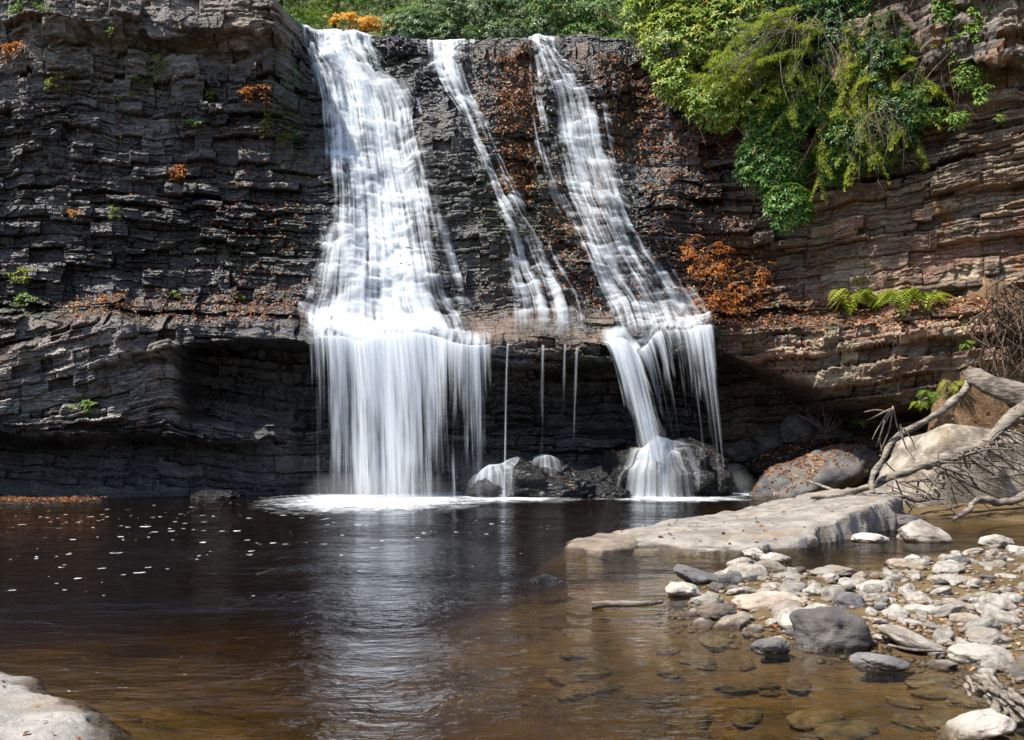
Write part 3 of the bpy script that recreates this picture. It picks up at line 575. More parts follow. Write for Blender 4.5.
def boulder(name, c, size, seed, mat, label, cat='rock', ang=.75, sub=5, planes=14, rough=.05, rot=0., tilt=(0., 0.), group=None):
    V_, T = stone_shape(seed, size, ang, sub, planes, rough, rot, tilt)
    o = mesh(name, V_, T, mat); o.location = [float(q) for q in c]
    return tag(o, label, cat, group)
# the big rocks
def lofted(name, sections, mat, label, cat, rough=.06, seed=0, n=64):
    """a rock through closed outlines (x, y, z lists), smoothed and roughened"""
    Ss = [curve(list(s)+[s[0]], n) for s in sections]; P = np.array(Ss); m = len(P)
    ts = np.linspace(0, m-1, (m-1)*14+1); i_ = np.minimum(ts.astype(int), m-2); f = (ts-i_)[:, None, None]
    Q = P[i_]*(1-f)+P[i_+1]*f; Q = gauss(Q, 4, 0)
    V_ = Q.reshape(-1, 3); ctr = V_.mean(0)
    dr = V_-ctr; dr /= np.linalg.norm(dr, axis=1)[:, None]
    V_ = V_+dr*(rough*fbm(V_[:, 0]*1.6, V_[:, 1]*1.6, V_[:, 2]*1.6, 5, seed))[:, None]
    nr, nc = Q.shape[:2]; V_ = np.concatenate([V_, Q[:1].mean(1), Q[-1:].mean(1)])
    i = np.arange(nr*nc).reshape(nr, nc)
    T = np.concatenate([np.stack([np.full(nc-1, nr*nc), i[0, 1:], i[0, :-1]], -1), np.stack([np.full(nc-1, nr*nc+1), i[-1, :-1], i[-1, 1:]], -1)])
    o = mesh(name, V_, [gridf(nr, nc), T], mat); return tag(o, label, cat)
def heightrock(name, outline, zfun, mat, label, cat, step=.05, rough=.03, seed=0, round_=.35):
    """a rock whose top is a height field over an outline in plan and whose sides drop below the water"""
    O = np.array(outline, float); lo, hi = O.min(0)-.8, O.max(0)+.8
    xs = np.arange(lo[0], hi[0], step); ys = np.arange(lo[1], hi[1], step); X_, Y_ = np.meshgrid(xs, ys)
    wx = X_+.09*fbm(X_*1.9, Y_*1.9, 0, 5, seed); wy = Y_+.09*fbm(X_*1.9, Y_*1.9, 5, 5, seed)
    s = -sdist(wx, wy, O); z = zfun(X_, Y_)
    side = np.clip(s/round_, -1, 1); fall = np.where(side > 0, np.sqrt(np.clip(1-(1-side)**2, 0, 1)), 0)
    Zt = -.12+(z+.12)*fall+np.minimum(s, 0)*.9+rough*fbm(X_*2.5, Y_*2.5, 0, 5, seed+3)
    X3 = X_+.07*fbm(X_*2.2, Y_*2.2, Zt*4., 5, seed+7); Y3 = Y_+.07*fbm(X_*2.2, Y_*2.2, Zt*4.+9, 5, seed+8)
    o = mesh(name, np.stack([X3, Y3, Zt], -1).reshape(-1, 3), gridf(*X_.shape), mat); return tag(o, label, cat)
g_ = lambda px, py, z=0.: tuple(ground_at(px, py, z)[:2])
sl_out = [g_(575,549),(g_(660,552)),(g_(745,553)),(g_(800,549)),(g_(850,541)),(g_(893,530)),(g_(902,516)),(g_(880,507)),(g_(800,509)),(g_(720,518)),(g_(640,530)),(g_(590,536))]
def zslab(X_, Y_):
    px = 512+X_/Y_*F; return .03+.40*sstep(700, 870, px)*(.35+.65*sstep(15.5, 18.5, Y_))+.12*sstep(600, 700, px)*sstep(15.5, 18, Y_)+.02*fbm(X_*.8, Y_*.8, 0, 3, 9)
heightrock('flat_slab', sl_out, zslab, M_slab, 'long pale flat slab of rock sloping up out of the pool behind the gravel bar', 'rock', .035, .035, 5, .16)
heightrock('low_rock', [g_(562,549),g_(600,553),g_(640,549),g_(640,540),g_(600,537),g_(568,541)], lambda X_, Y_: .09+0*X_, M_slab, 'low pale rock just breaking the water at the left tip of the long flat slab', 'rock', .03, .02, 6, .25)
heightrock('shore_rock', [(-9,3.5),(-2.3,3.5),(-2.3,5.2),(-2.42,5.75),(-2.75,6.3),(-3.35,7.0),(-3.9,7.5),(-4.6,7.9),(-9,8.4)], lambda X_, Y_: .05+.05*np.clip((-X_-2.6)/2, 0, 1.5)+.02*fbm(X_, Y_, 0, 3, 8), M_slab, 'pale smooth shore rock in the bottom left corner with scattered leaves', 'rock', .03, .025, 12, .5)
boulder('boulder', at(533, 482, 30.9)*[1,1,0]+[0,0,.25], (2.7,1.4,1.15), 101, M_wet, 'low black wet rock under the thin trickles, left of the taller splashed boulder', rough=.13, ang=.84, planes=22)
boulder('boulder', at(655, 470, 31.3)*[1,1,0]+[0,0,.3], (2.55,1.5,1.65), 102, M_wet, 'tall black wet boulder at the foot of the slanting fall with water splashing over it', rough=.13, ang=.84, planes=22)
for i_, (px, Y_, sx, sz, lb) in enumerate([(588,30.3,.9,.75,'jagged black wet rock filling the gap between the two splashed boulders'),(487,30.1,.75,.5,'small black rock at the left end of the low wet rock'),(612,29.7,.6,.35,'low wet rock at the waterline in front of the gap between the splashed boulders'),(712,30.9,.8,.75,'black wet rock on the right flank of the tall splashed boulder'),(728,32.6,.7,.35,'dark wet rock awash in the foam right of the tall splashed boulder')]):
    boulder('boulder', at(px, 480, Y_)*[1,1,0]+[0,0,sz*.35], (sx,sx*.8,sz), 150+i_, M_wet, lb, rough=.14, ang=.84, planes=18)
boulder('boulder', at(395, 50, 34.6), (1.0,.7,.6), 103, M_wet, 'dark mossy rock at the lip between the wide fall and the middle cascade', rough=.08)
boulder('boulder', at(215, 496, 29.6)*[1,1,0]+[0,0,.02], (.8,.5,.28), 104, M_wet, 'small wet rock at the cliff foot left of the wide fall', rough=.08)
boulder('boulder', at(808, 470, 31.2)*[1,1,0]+[.1,0,.40], (2.6,1.35,1.0), 105, M_boulder, 'big dark grey boulder strewn with orange leaves at the back of the pool', rough=.06, ang=.9, tilt=(0,-.38))
boulder('boulder', at(792, 455, 33.2)*[1,1,0]+[0,0,1.35], (2.0,.9,.45), 106, M_wet, 'black tilted slab of rock leaning behind the leaf-strewn boulder', rough=.06, tilt=(0,-.33))
boulder('boulder', at(803, 431, 34)+[0,0,0], (.85,.7,.6), 107, M_boulder, 'small brown boulder at the mouth of the cave below the bare twigs', rough=.05)
boulder('boulder', at(762, 463, 34.4)*[1,1,0]+[0,0,.9], (1.1,.8,.45), 108, M_wet, 'dark rubble rock in the cave right of the slanting fall', rough=.08)
for i_, (px, py, Y_, sx, sz, lb) in enumerate([(742,452,34.6,.9,.5,'dark brown rubble rock lowest in the cave beside the slanting fall'),(775,440,35,.8,.5,'brown rubble rock in the cave behind the black tilted slab'),(832,436,33.4,.8,.45,'dark rock at the cave mouth under the bare twiggy bush'),(735,474,34.2,.7,.4,'wet rubble rock at the pool edge right of the splashed boulder')]):
    boulder('boulder', at(px, py, Y_), (sx, sx*.7, sz), 130+i_, M_boulder, lb, rough=.06)
boulder('boulder', at(962, 455, 25.6)*[1,1,0]+[0,.2,.45], (2.75,1.3,2.05), 109, M_bank, 'huge pale rounded boulder behind the driftwood on the right bank', rough=.035, ang=.5, tilt=(0,-.18))
boulder('boulder', at(845, 520, 19.9)*[1,1,0]+[1.35,.9,.05], (.8,.5,.22), 110, M_grey, 'dark low rock in the channel behind the right end of the pale slab', rough=.05)
boulder('boulder', ground_at(545, 581), (.26,.13,.08), 111, M_wet, 'small black stone alone in the ripples at mid pool', 'stone')
# main stones of the bar: pixel centre, half width and height in pixels, material
MAIN = [(841,632,46,24,M_grey,'large dark grey wedge-shaped boulder in the middle of the gravel bar',.9,(0,.1)),
 (852,607,22,14,M_grey,'pointed grey stone rising right behind the dark wedge boulder',.9,(0,.4)),
 (779,604,40,12,M_pale,'longest pale rounded stone, left of the dark wedge boulder',.4,(0,.05)),
 (704,577,28,9,M_grey,'dark grey stone with a raised tip at the upper left end of the bar',.9,(0,.35)),
 (733,580,15,12,M_grey,'dark pointed fin of stone beside the longest pale stone',.9,(0,-.6)),
 (686,590,19,10,M_pale,'pale blocky stone at the left end of the bar',.8,(0,.1)),
 (709,601,17,10,M_pale,'white angular stone in front of the dark finned stones',.8,(0,0)),
 (721,612,20,11,M_grey,'grey stone at the waterline in front of the white angular stone',.8,(0,.2)),
 (775,647,20,9,M_grey,'rounded grey stone standing in the amber shallows left of the dark wedge boulder',.5,(0,0)),
 (883,664,28,9,M_grey,'flat blue-grey stone in the water in front of the dark wedge boulder',.7,(0,.05)),
 (982,730,34,13,M_pale,'pale pitted stone in the bottom right corner of the water',.7,(0,-.15)),
 (990,657,36,12,M_pale,'long grey-brown stone near the right edge of the bar',.5,(0,.05)),
 (925,532,28,13,M_pale,'pale blocky rock at the waterline below the driftwood',.9,(0,.1)),
 (872,538,19,6,M_pale,'pale stone standing in the water at the right end of the slab',.6,(0,0)),
 (999,541,17,8,M_pale,'white rounded stone at the right edge behind the channel',.5,(0,0)),
 (914,561,11,7,M_pale,'single white pointed stone reflected in the channel behind the bar',.9,(0,.2)),
 (958,567,12,7,M_pale,'small white block perched on the back of the bar',.9,(0,.2)),
 (838,572,22,6,M_pale,'flat pale stone at the back left of the bar beside the channel',.5,(0,0)),
 (756,554,13,6,M_pale,'pale angular stone in the water in front of the slab',.8,(0,.2)),
 (744,563,15,6,M_pale,'wet low stone next to the pale angular stone before the slab',.5,(0,0)),
 (776,558,16,6,M_pale,'oval pale stone in the water between the slab and the bar',.4,(0,0)),
 (790,578,18,7,M_pale,'rounded pale stone at the back edge of the bar near the slab',.4,(0,0)),
 (955,583,26,9,M_pale,'broad pale stone at the back of the bar',.5,(0,0)),
 (991,640,22,11,M_pale,'bright pale angular stone on the right part of the bar',.7,(0,.1)),
 (1008,580,18,8,M_pale,'pale rounded stone at the far right of the bar',.5,(0,0)),
 (925,614,24,8,M_pale,'brownish grey oval stone in the middle right of the bar',.45,(0,0)),
 (877,590,26,11,M_pale,'sloping grey slab of stone right behind the pointed grey stone',.7,(0,-.2)),
 (990,690,14,8,M_pale,'small white stone standing in the shallows at the right edge',.8,(0,.2))]
placed = []
for i, (px, py, hw, hh, mt, lb, an, tl_) in enumerate(MAIN):
    bot = py+hh*.75; p = ground_at(px, bot, .0); Yc = p[1]+.1; sx = hw/F*Yc; sz = hh/F*Yc
    c = np.array([p[0]*Yc/p[1], Yc+sx*.35, sz*.24])
    boulder('stone', c, (sx*1.08, sx*.75, sz*1.25), 300+i, mt, lb, 'stone', an, 5, 13, .045, 0, tl_, 'stones of the gravel bar')
    placed.append((c[0], c[1], sx))
protos = []
for i in range(16):
    V_, T = stone_shape(500+i, (1, .78, .52), (.3, .97, .8)[i % 3], 4, 11, .05)
    protos.append((mesh('stone', V_, T, M_pale if i < 14 else M_grey), i >= 14))
first = [True]*16; r = np.random.default_rng(33); cnt = 0; tries = 0
while cnt < 190 and tries < 30000:
    tries += 1
    px, py = r.uniform(660, 1060), r.uniform(545, 690); p = ground_at(px, py)
    s = float(sdist(np.array([p[0]]), np.array([p[1]]), BP)[0])
    if s > .25 or (s > 0 and r.random() < .6): continue
    rad = float(np.clip(r.lognormal(-1.95, .45), .06, .38))
    if any((p[0]-q[0])**2+(p[1]-q[1])**2 < (.72*(rad+q[2]))**2 for q in placed): continue
    placed.append((p[0], p[1], rad)); j = int(r.integers(0, 16)); o, dk = protos[j]
    if not first[j]: o = o.copy(); col.objects.link(o)
    first[j] = False; cnt += 1
    zb = float(bedz(np.array([p[0]]), np.array([p[1]]))[0])
    o.location = (p[0], p[1], zb+rad*.18); o.scale = (rad, rad*r.uniform(.75, 1.1), rad*r.uniform(.6, 1.15)); o.rotation_euler = (r.normal(0, .15), r.normal(0, .15), r.uniform(0, 6.3))
    small = rad < .15
    tag(o, ('dark grey ' if dk else 'pale grey ')+('small river stone lying among many others on the gravel bar' if small else 'fist to head sized river stone wedged among others on the gravel bar'), 'stone', 'stones of the gravel bar')
for i, f in enumerate(first):
    if f: bpy.data.objects.remove(protos[i][0])
# sunken stones
sub_ = []
for i in range(8):
    V_, T = stone_shape(700+i, (1, .8, .4), .6, 4, 11, .05); sub_.append(mesh('sunken_stone', V_, T, M_sunk))
for i in range(44):
    o = sub_[i % 8]
    if i >= 8: o = o.copy(); col.objects.link(o)
    while True:
        px, py = r.uniform(560, 1010), r.uniform(600, 742); p = ground_at(px, py)
        s = float(sdist(np.array([p[0]]), np.array([p[1]]), BP)[0])
        if s > .15: break
    rad = r.uniform(.10, .34); zb = float(bedz(np.array([p[0]]), np.array([p[1]]))[0])
    o.location = (p[0], p[1], zb+.02); o.scale = (rad, rad*.8, min(rad*.6, max(.04, (-zb-.03)/.45))); o.rotation_euler = (0, 0, r.uniform(0, 6.3))
    tag(o, 'brown-looking stone sunk under the amber shallows near the gravel bar', 'stone', 'sunken stones')
# pebbles: too many to count
mb = MB(); Dv, Tv = ICO[3][0], ICO[3][1]
import itertools
D2, T2 = ico(2)
for i in range(4600):
    px, py = r.uniform(640, 1330), r.uniform(540, 720); p = ground_at(px, py); s = float(sdist(np.array([p[0]]), np.array([p[1]]), BP)[0])
    if s > .5: continue
    rad = r.uniform(.012, .05); zb = float(bedz(np.array([p[0]]), np.array([p[1]]))[0])
    mb.add(D2*(1+.2*vn(D2[:, 0]*2+i, D2[:, 1]*2, D2[:, 2]*2)[:, None])*[rad, rad*r.uniform(.6, 1), rad*.6]+[p[0], p[1], zb+rad*.3], T2)
tag(mb.build('pebbles', M_pale), kind='stuff')

# ------------------------------------------------------------------ fallen leaves
def litter(name, P, Nn, size, seed, mat=None):
    r_ = np.random.default_rng(seed); n = len(P); D = r_.normal(size=(n, 3)); D -= Nn*(D*Nn).sum(1)[:, None]
    mb_ = MB(); mb_.leaves(P+Nn*.015, D, Nn+.35*r_.normal(size=(n, 3)), size*r_.uniform(.6, 1.3, n), size*.55*r_.uniform(.7, 1.2, n), .25, np.clip(r_.normal(.5, .25, n), 0, 1))
    return tag(mb_.build(name, mat or M_litter, smooth=False), kind='stuff')
# rock normals from the sheet
dU = np.gradient(CV, axis=1); dV = np.gradient(CV, axis=0); NN = np.cross(dU, dV); NN /= np.linalg.norm(NN, axis=2)[..., None]+1e-9
NN = np.where((NN[..., 1:2] > 0), -NN, NN)
vis = CY <= np.where(okm, DB[np.clip(QY+100, 0, 639), np.clip(QX+90, 0, 1239)], -1)+.25
wgt = (3.2*box(500, 535, 55, 200, 8)+.7*box(540, 610, 180, 310, 10)+1.7*box(600, 735, 60, 160, 12)+.55*box(640, 740, 165, 330, 15)+1.5*box(685, 772, 238, 326, 8)+1.0*box(735, 1030, 296, 328, 6)+.55*box(60, 320, 292, 322, 6)
       +.08*box(460, 600, 300, 345, 8)+.10*box(560, 620, 340, 372, 8)+.05*box(0, 300, 30, 300, 20)+.8*box(470, 530, 50, 150, 8)*.5+.25*box(220, 310, 130, 310, 10)+.25*box(700, 850, 330, 360, 10)+.12*box(480, 600, 180, 300, 10))
upw = np.clip(NN[..., 2]*1.2+.25, .03, 1)
pr = (wgt*upw*vis*okm).ravel(); pr /= pr.sum()
ids = rng.choice(len(pr), 15000, p=pr)
nrm = NN.reshape(-1, 3)[ids].copy(); nrm[:, 2] = np.abs(nrm[:, 2])+.3; nrm /= np.linalg.norm(nrm, axis=1)[:, None]
litter('fallen_leaves', CV.reshape(-1, 3)[ids]+rng.normal(0, .04, (15000, 3)), nrm, .15, 5)
up = np.array([[0, 0, 1.]])
# leaves on boulders: drop onto the mesh
from mathutils.bvhtree import BVHTree
def drop_leaves(objs, boxes, n, size, name, seed):
    r_ = np.random.default_rng(seed); dg = None; Ps, Ns = [], []
    trees = []
    for o in objs:
        V_ = [o.matrix_basis @ v.co for v in o.data.vertices]; trees.append(BVHTree.FromPolygons(V_, [p_.vertices[:] for p_ in o.data.polygons]))
    for _ in range(n):
        bx = boxes[r_.integers(len(boxes))]; x, y = r_.uniform(bx[0], bx[1]), r_.uniform(bx[2], bx[3]); best = None
        for t in trees:
            h = t.ray_cast(Vector((x, y, 6)), Vector((0, 0, -1)))
            if h[0] is not None and h[0].z > .02 and (best is None or h[0].z > best[0].z): best = h
        if best is not None and abs(best[1].z) > .35:
            nn = best[1] if best[1].z > 0 else -best[1]; Ps.append(best[0][:]); Ns.append(nn[:])
    if Ps: litter(name, np.array(Ps), np.array(Ns), size, seed)
ob = {o.get('label', '')[:26]: o for o in bpy.data.objects}
find = lambda s: next(o for o in bpy.data.objects if s in o.get('label', ''))
def drape(parent, o, cx, cy, rmax, mat, seed, a0=-1.5, a1=1.5, dens=.1):
    V_ = [o.matrix_basis @ v.co for v in o.data.vertices]; bt = BVHTree.FromPolygons(V_, [p_.vertices[:] for p_ in o.data.polygons])
    na, nr_ = 70, 44; P_, U_, Dn, Fd = [], [], [], []
    for i_ in range(nr_):
        for j_ in range(na):
            a = a0+(a1-a0)*j_/(na-1); q = (i_/(nr_-1))**1.0; rr = rmax*q*(1-.25*abs(a)/1.6); x, y = cx+rr*math.sin(a), cy-rr*math.cos(a)
            h = bt.ray_cast(Vector((x, y, 6)), Vector((0, 0, -1))); z = h[0].z if h[0] is not None else -.05
            P_.append((x, y, z)); U_.append(((a-a0)*1.1+seed*3, q*3)); Dn.append(.5+dens+.35*(1-q)**2-.12*q-.3*(abs(a)/1.5)**3); Fd.append(min(1, (1-abs(a-(a0+a1)/2)/((a1-a0)/2))*3)*(1-.5*q))
    P_ = np.array(P_).reshape(nr_, na, 3); P_[..., 2] = np.maximum(gauss(gauss(P_[..., 2], 1.2, 0), 1.2, 1), P_[..., 2]-.05)+.07; P_[..., 1] -= .05
    return mesh('splash', P_.reshape(-1, 3), gridf(nr_, na), mat, parent, dict(dens=Dn, fade=Fd), np.array(U_))
lowb, tallb = find('low black wet'), find('tall black wet')
drape(fC, tallb, 4.95, 31.1, 2.0, M_f1, 31, -1.3, 1.4, .12); drape(fC, tallb, 4.95, 31.0, 1.9, M_f2, 32, -1.4, 1.45, .10)
drape(fA, lowb, -.75, 30.9, 1.5, M_f1, 33, -1.3, 1.3, .16); drape(fA, lowb, -.7, 30.8, 1.5, M_f2, 34, -1.3, 1.3, .12)
drape(next(o for o in bpy.data.objects if 'single bright trickle' in o.get('label', '')), lowb, 1.05, 30.9, 1.0, M_f2, 35, -1.2, 1.2, .16)
drop_leaves([find('strewn with orange'), find('black tilted slab')], [(8.2, 12.0, 29.9, 34.2)], 1300, .15, 'fallen_leaves', 8)
drop_leaves([find('low black wet'), find('tall black wet')], [(-1., 7.2, 29.5, 32.5)], 160, .14, 'fallen_leaves', 9)
drop_leaves([find('long pale flat slab')], [(2, 7.5, 15.8, 20)], 60, .12, 'fallen_leaves', 10)
drop_leaves([find('bottom left corner')], [(-4.6, -2.4, 5.4, 7.6)], 40, .06, 'fallen_leaves', 11)
# leaves on the gravel and on the strip of shore under the left cliff
n = 420; q = np.array([ground_at(r.uniform(700, 1050), r.uniform(550, 700)) for _ in range(n)]); sdv = sdist(q[:, 0], q[:, 1], BP); q = q[sdv < .1]
q[:, 2] = bedz(q[:, 0], q[:, 1])+.02; litter('fallen_leaves', q, np.repeat(up, len(q), 0), .09, 12)
heightrock('low_rock', [(-17.5,26.2),(-14.4,26.6),(-12.6,27.6),(-12.9,28.8),(-14.5,29.4),(-17.5,29.4)], lambda X_, Y_: .035+.03*fbm(X_, Y_, 0, 3, 4), M_wet, 'low wet rock shelf covered in orange leaves at the left waterline', 'rock', .06, .015, 14, .3)
n = 800; q = np.stack([rng.uniform(-17, -12.9, n), 27.9+.55*rng.normal(size=n), np.full(n, .07)], -1); litter('fallen_leaves', q, np.repeat(up, n, 0), .13, 13)

# ------------------------------------------------------------------ plants
def whorls(mb_, C, Ax, L, n_leaf=7, tone_mu=.45, r_=rng, elev=(-.35, .45)):
    n = len(C); Ax = Ax/np.linalg.norm(Ax, axis=1)[:, None]
    ref = np.where(np.abs(Ax[:, 2:3]) < .9, np.array([[0, 0, 1.]]), np.array([[1., 0, 0]])); U = np.cross(Ax, ref); U /= np.linalg.norm(U, axis=1)[:, None]; W = np.cross(Ax, U)
    tw = np.clip(r_.normal(tone_mu, .17, n), 0, .84)
    for k_ in range(n_leaf):
        a = k_/n_leaf*6.283+r_.uniform(0, 6.28, n)*.15+np.arange(n); el = r_.uniform(*elev, n)
        D = (np.cos(a)[:, None]*U+np.sin(a)[:, None]*W)*np.cos(el)[:, None]+Ax*np.sin(el)[:, None]
        Ln = L*r_.uniform(.7, 1.25, n); t = np.where(r_.random(n) < .035, .97, np.clip(tw+r_.normal(0, .08, n), 0, .84))
        mb_.leaves(C, D, Ax, Ln, Ln*.30, .18, t)
def lobes_points(lobes, n, r_, shell=.55, gap=-.50, gf=.9):
    vol = np.array([l[3]*l[4]*l[5] for l in lobes])**.67; pk = r_.choice(len(lobes), n, p=vol/vol.sum())
    d_ = r_.normal(size=(n, 3)); d_ /= np.linalg.norm(d_, axis=1)[:, None]; d_[:, 1] = -np.abs(d_[:, 1])*.8-.1*0+d_[:, 1]*.2
    rad = shell+(1-shell)*r_.random(n)**.6
    Lb = np.array(lobes)[pk]; P = Lb[:, :3]+d_*Lb[:, 3:6]*rad[:, None]
    keep = fbm(P[:, 0]*gf, P[:, 1]*gf, P[:, 2]*gf, 3, 91) > gap
    return P[keep], d_[keep]
def bush(name, lobes_px, n, leaf, mat, label, cat, seed, n_leaf=7, base=None, tone=.45, group=None, stems=True, thick=.05, shell=.55, gap=-.5, gf=.9):
    r_ = np.random.default_rng(seed); lobes = []
    for (px, py, Y_, rx, rz, ry) in lobes_px:
        c = at(px, py, Y_); lobes.append((*c, rx/F*Y_, ry, rz/F*Y_))
    b0 = np.array(base) if base is not None else np.array(lobes[0][:3])-[0, -.4, lobes[0][5]]
    root = empty(name, b0, label, cat, group)
    P, d_ = lobes_points(lobes, n, r_, shell, gap, gf); mb_ = MB(); whorls(mb_, P, d_*.7+np.array([0, -.25, .75]), leaf, n_leaf, tone, r_)
    mb_.build('foliage', mat, root, smooth=False)
    if stems:
        st_ = MB()
        for l in lobes:
            c = np.array(l[:3])
            for _ in range(5):
                e_ = c+r_.normal(size=3)*np.array(l[3:6])*.5; m = (b0+e_)/2+r_.normal(size=3)*.3
                st_.tube(curve([b0+r_.normal(size=3)*.1, m, e_], 12), np.linspace(thick, thick*.25, 12), 5)
        for q in P[r_.choice(len(P), min(60, len(P)), False)]:
            c = np.array(min(lobes, key=lambda l: np.sum((np.array(l[:3])-q)**2))[:3]); st_.tube(curve([c+(q-c)*.3, (c+q)/2+r_.normal(size=3)*.1, q], 7), np.linspace(.018, .006, 7), 4)
        st_.build('branches', M_dark, root)
    return root
RG = 'rhododendrons along the cliff top'
bush('rhododendron', [(415,30,37.0,35,22,1.0),(440,20,37.5,34,26,1.0),(400,38,36.8,18,10,.6),(455,36,36.6,26,12,.7)], 2000, .17, M_rhodo_b, 'pale blue-green bush at the cliff top just right of the golden shrub', 'bush', 1, group=RG, tone=.5)
bush('rhododendron', [(480,15,37.6,42,28,1.1),(525,8,38,44,32,1.2),(500,-20,38.5,60,30,1.3),(510,34,36.8,34,14,.7),(545,30,36.8,28,14,.7)], 3400, .17, M_rhodo_b, 'rounded green bush above the middle cascade', 'bush', 2, group=RG, tone=.42)
bush('rhododendron', [(575,5,37,50,32,1.2),(625,12,36.4,46,34,1.2),(600,-25,38,70,32,1.4),(590,36,36.3,30,14,.7),(625,46,35.6,26,14,.7)], 3600, .17, M_rhodo, 'darker green bush above the slanting right fall', 'bush', 3, group=RG, tone=.48)
bush('rhododendron', [(690,45,32.4,52,46,1.1),(725,92,31.6,48,42,1.0),(660,20,33.4,40,34,1.0),(745,30,32.2,60,50,1.2),(690,80,32.0,40,32,.9),(700,-5,32.8,70,40,1.2),(760,110,31.2,40,36,.8)], 8500, .19, M_rhodo_y, 'big sunlit bush with yellowing leaves on the cliff edge right of the falls', 'bush', 4, group=RG, tone=.52)
bush('rhododendron', [(775,165,30.6,42,34,.7),(800,135,30.6,50,30,.7),(788,208,30.0,26,26,.5),(820,110,30.4,50,40,.8),(770,130,31,35,28,.7),(840,160,30.2,30,26,.6)], 5000, .185, M_rhodo, 'dark glossy bush hanging lowest down the cliff face under the hemlock', 'bush', 5, group=RG, tone=.52)
bush('rhododendron', [(885,70,29.4,34,60,.9),(850,40,30.6,55,55,1.0),(800,30,31.4,55,55,1.0),(790,80,31.0,45,40,.9),(870,140,29.3,46,34,.7),(850,0,31,80,40,1.2),(905,110,28.9,36,36,.7)], 6000, .165, M_rhodo, 'shady dark green bush behind the leaning hemlock trunk', 'bush', 6, group=RG, tone=.22)
bush('rhododendron', [(945,10,28.4,12,20,.25),(960,50,28.2,14,16,.25),(970,75,28.0,16,16,.25),(985,95,27.8,12,12,.2),(992,118,27.7,12,8,.2),(990,15,28,22,14,.3),(960,120,27.9,14,8,.2),(925,95,28.6,16,12,.3),(935,115,28.6,16,10,.3),(1010,25,27.6,16,12,.3),(1000,50,27.7,12,12,.25),(975,35,28.0,14,12,.25),(1005,5,27.8,22,12,.3)], 950, .18, M_green, 'sparse leafy branch trailing over the upper right rock face', 'bush', 7, group=RG, tone=.55, thick=.014)
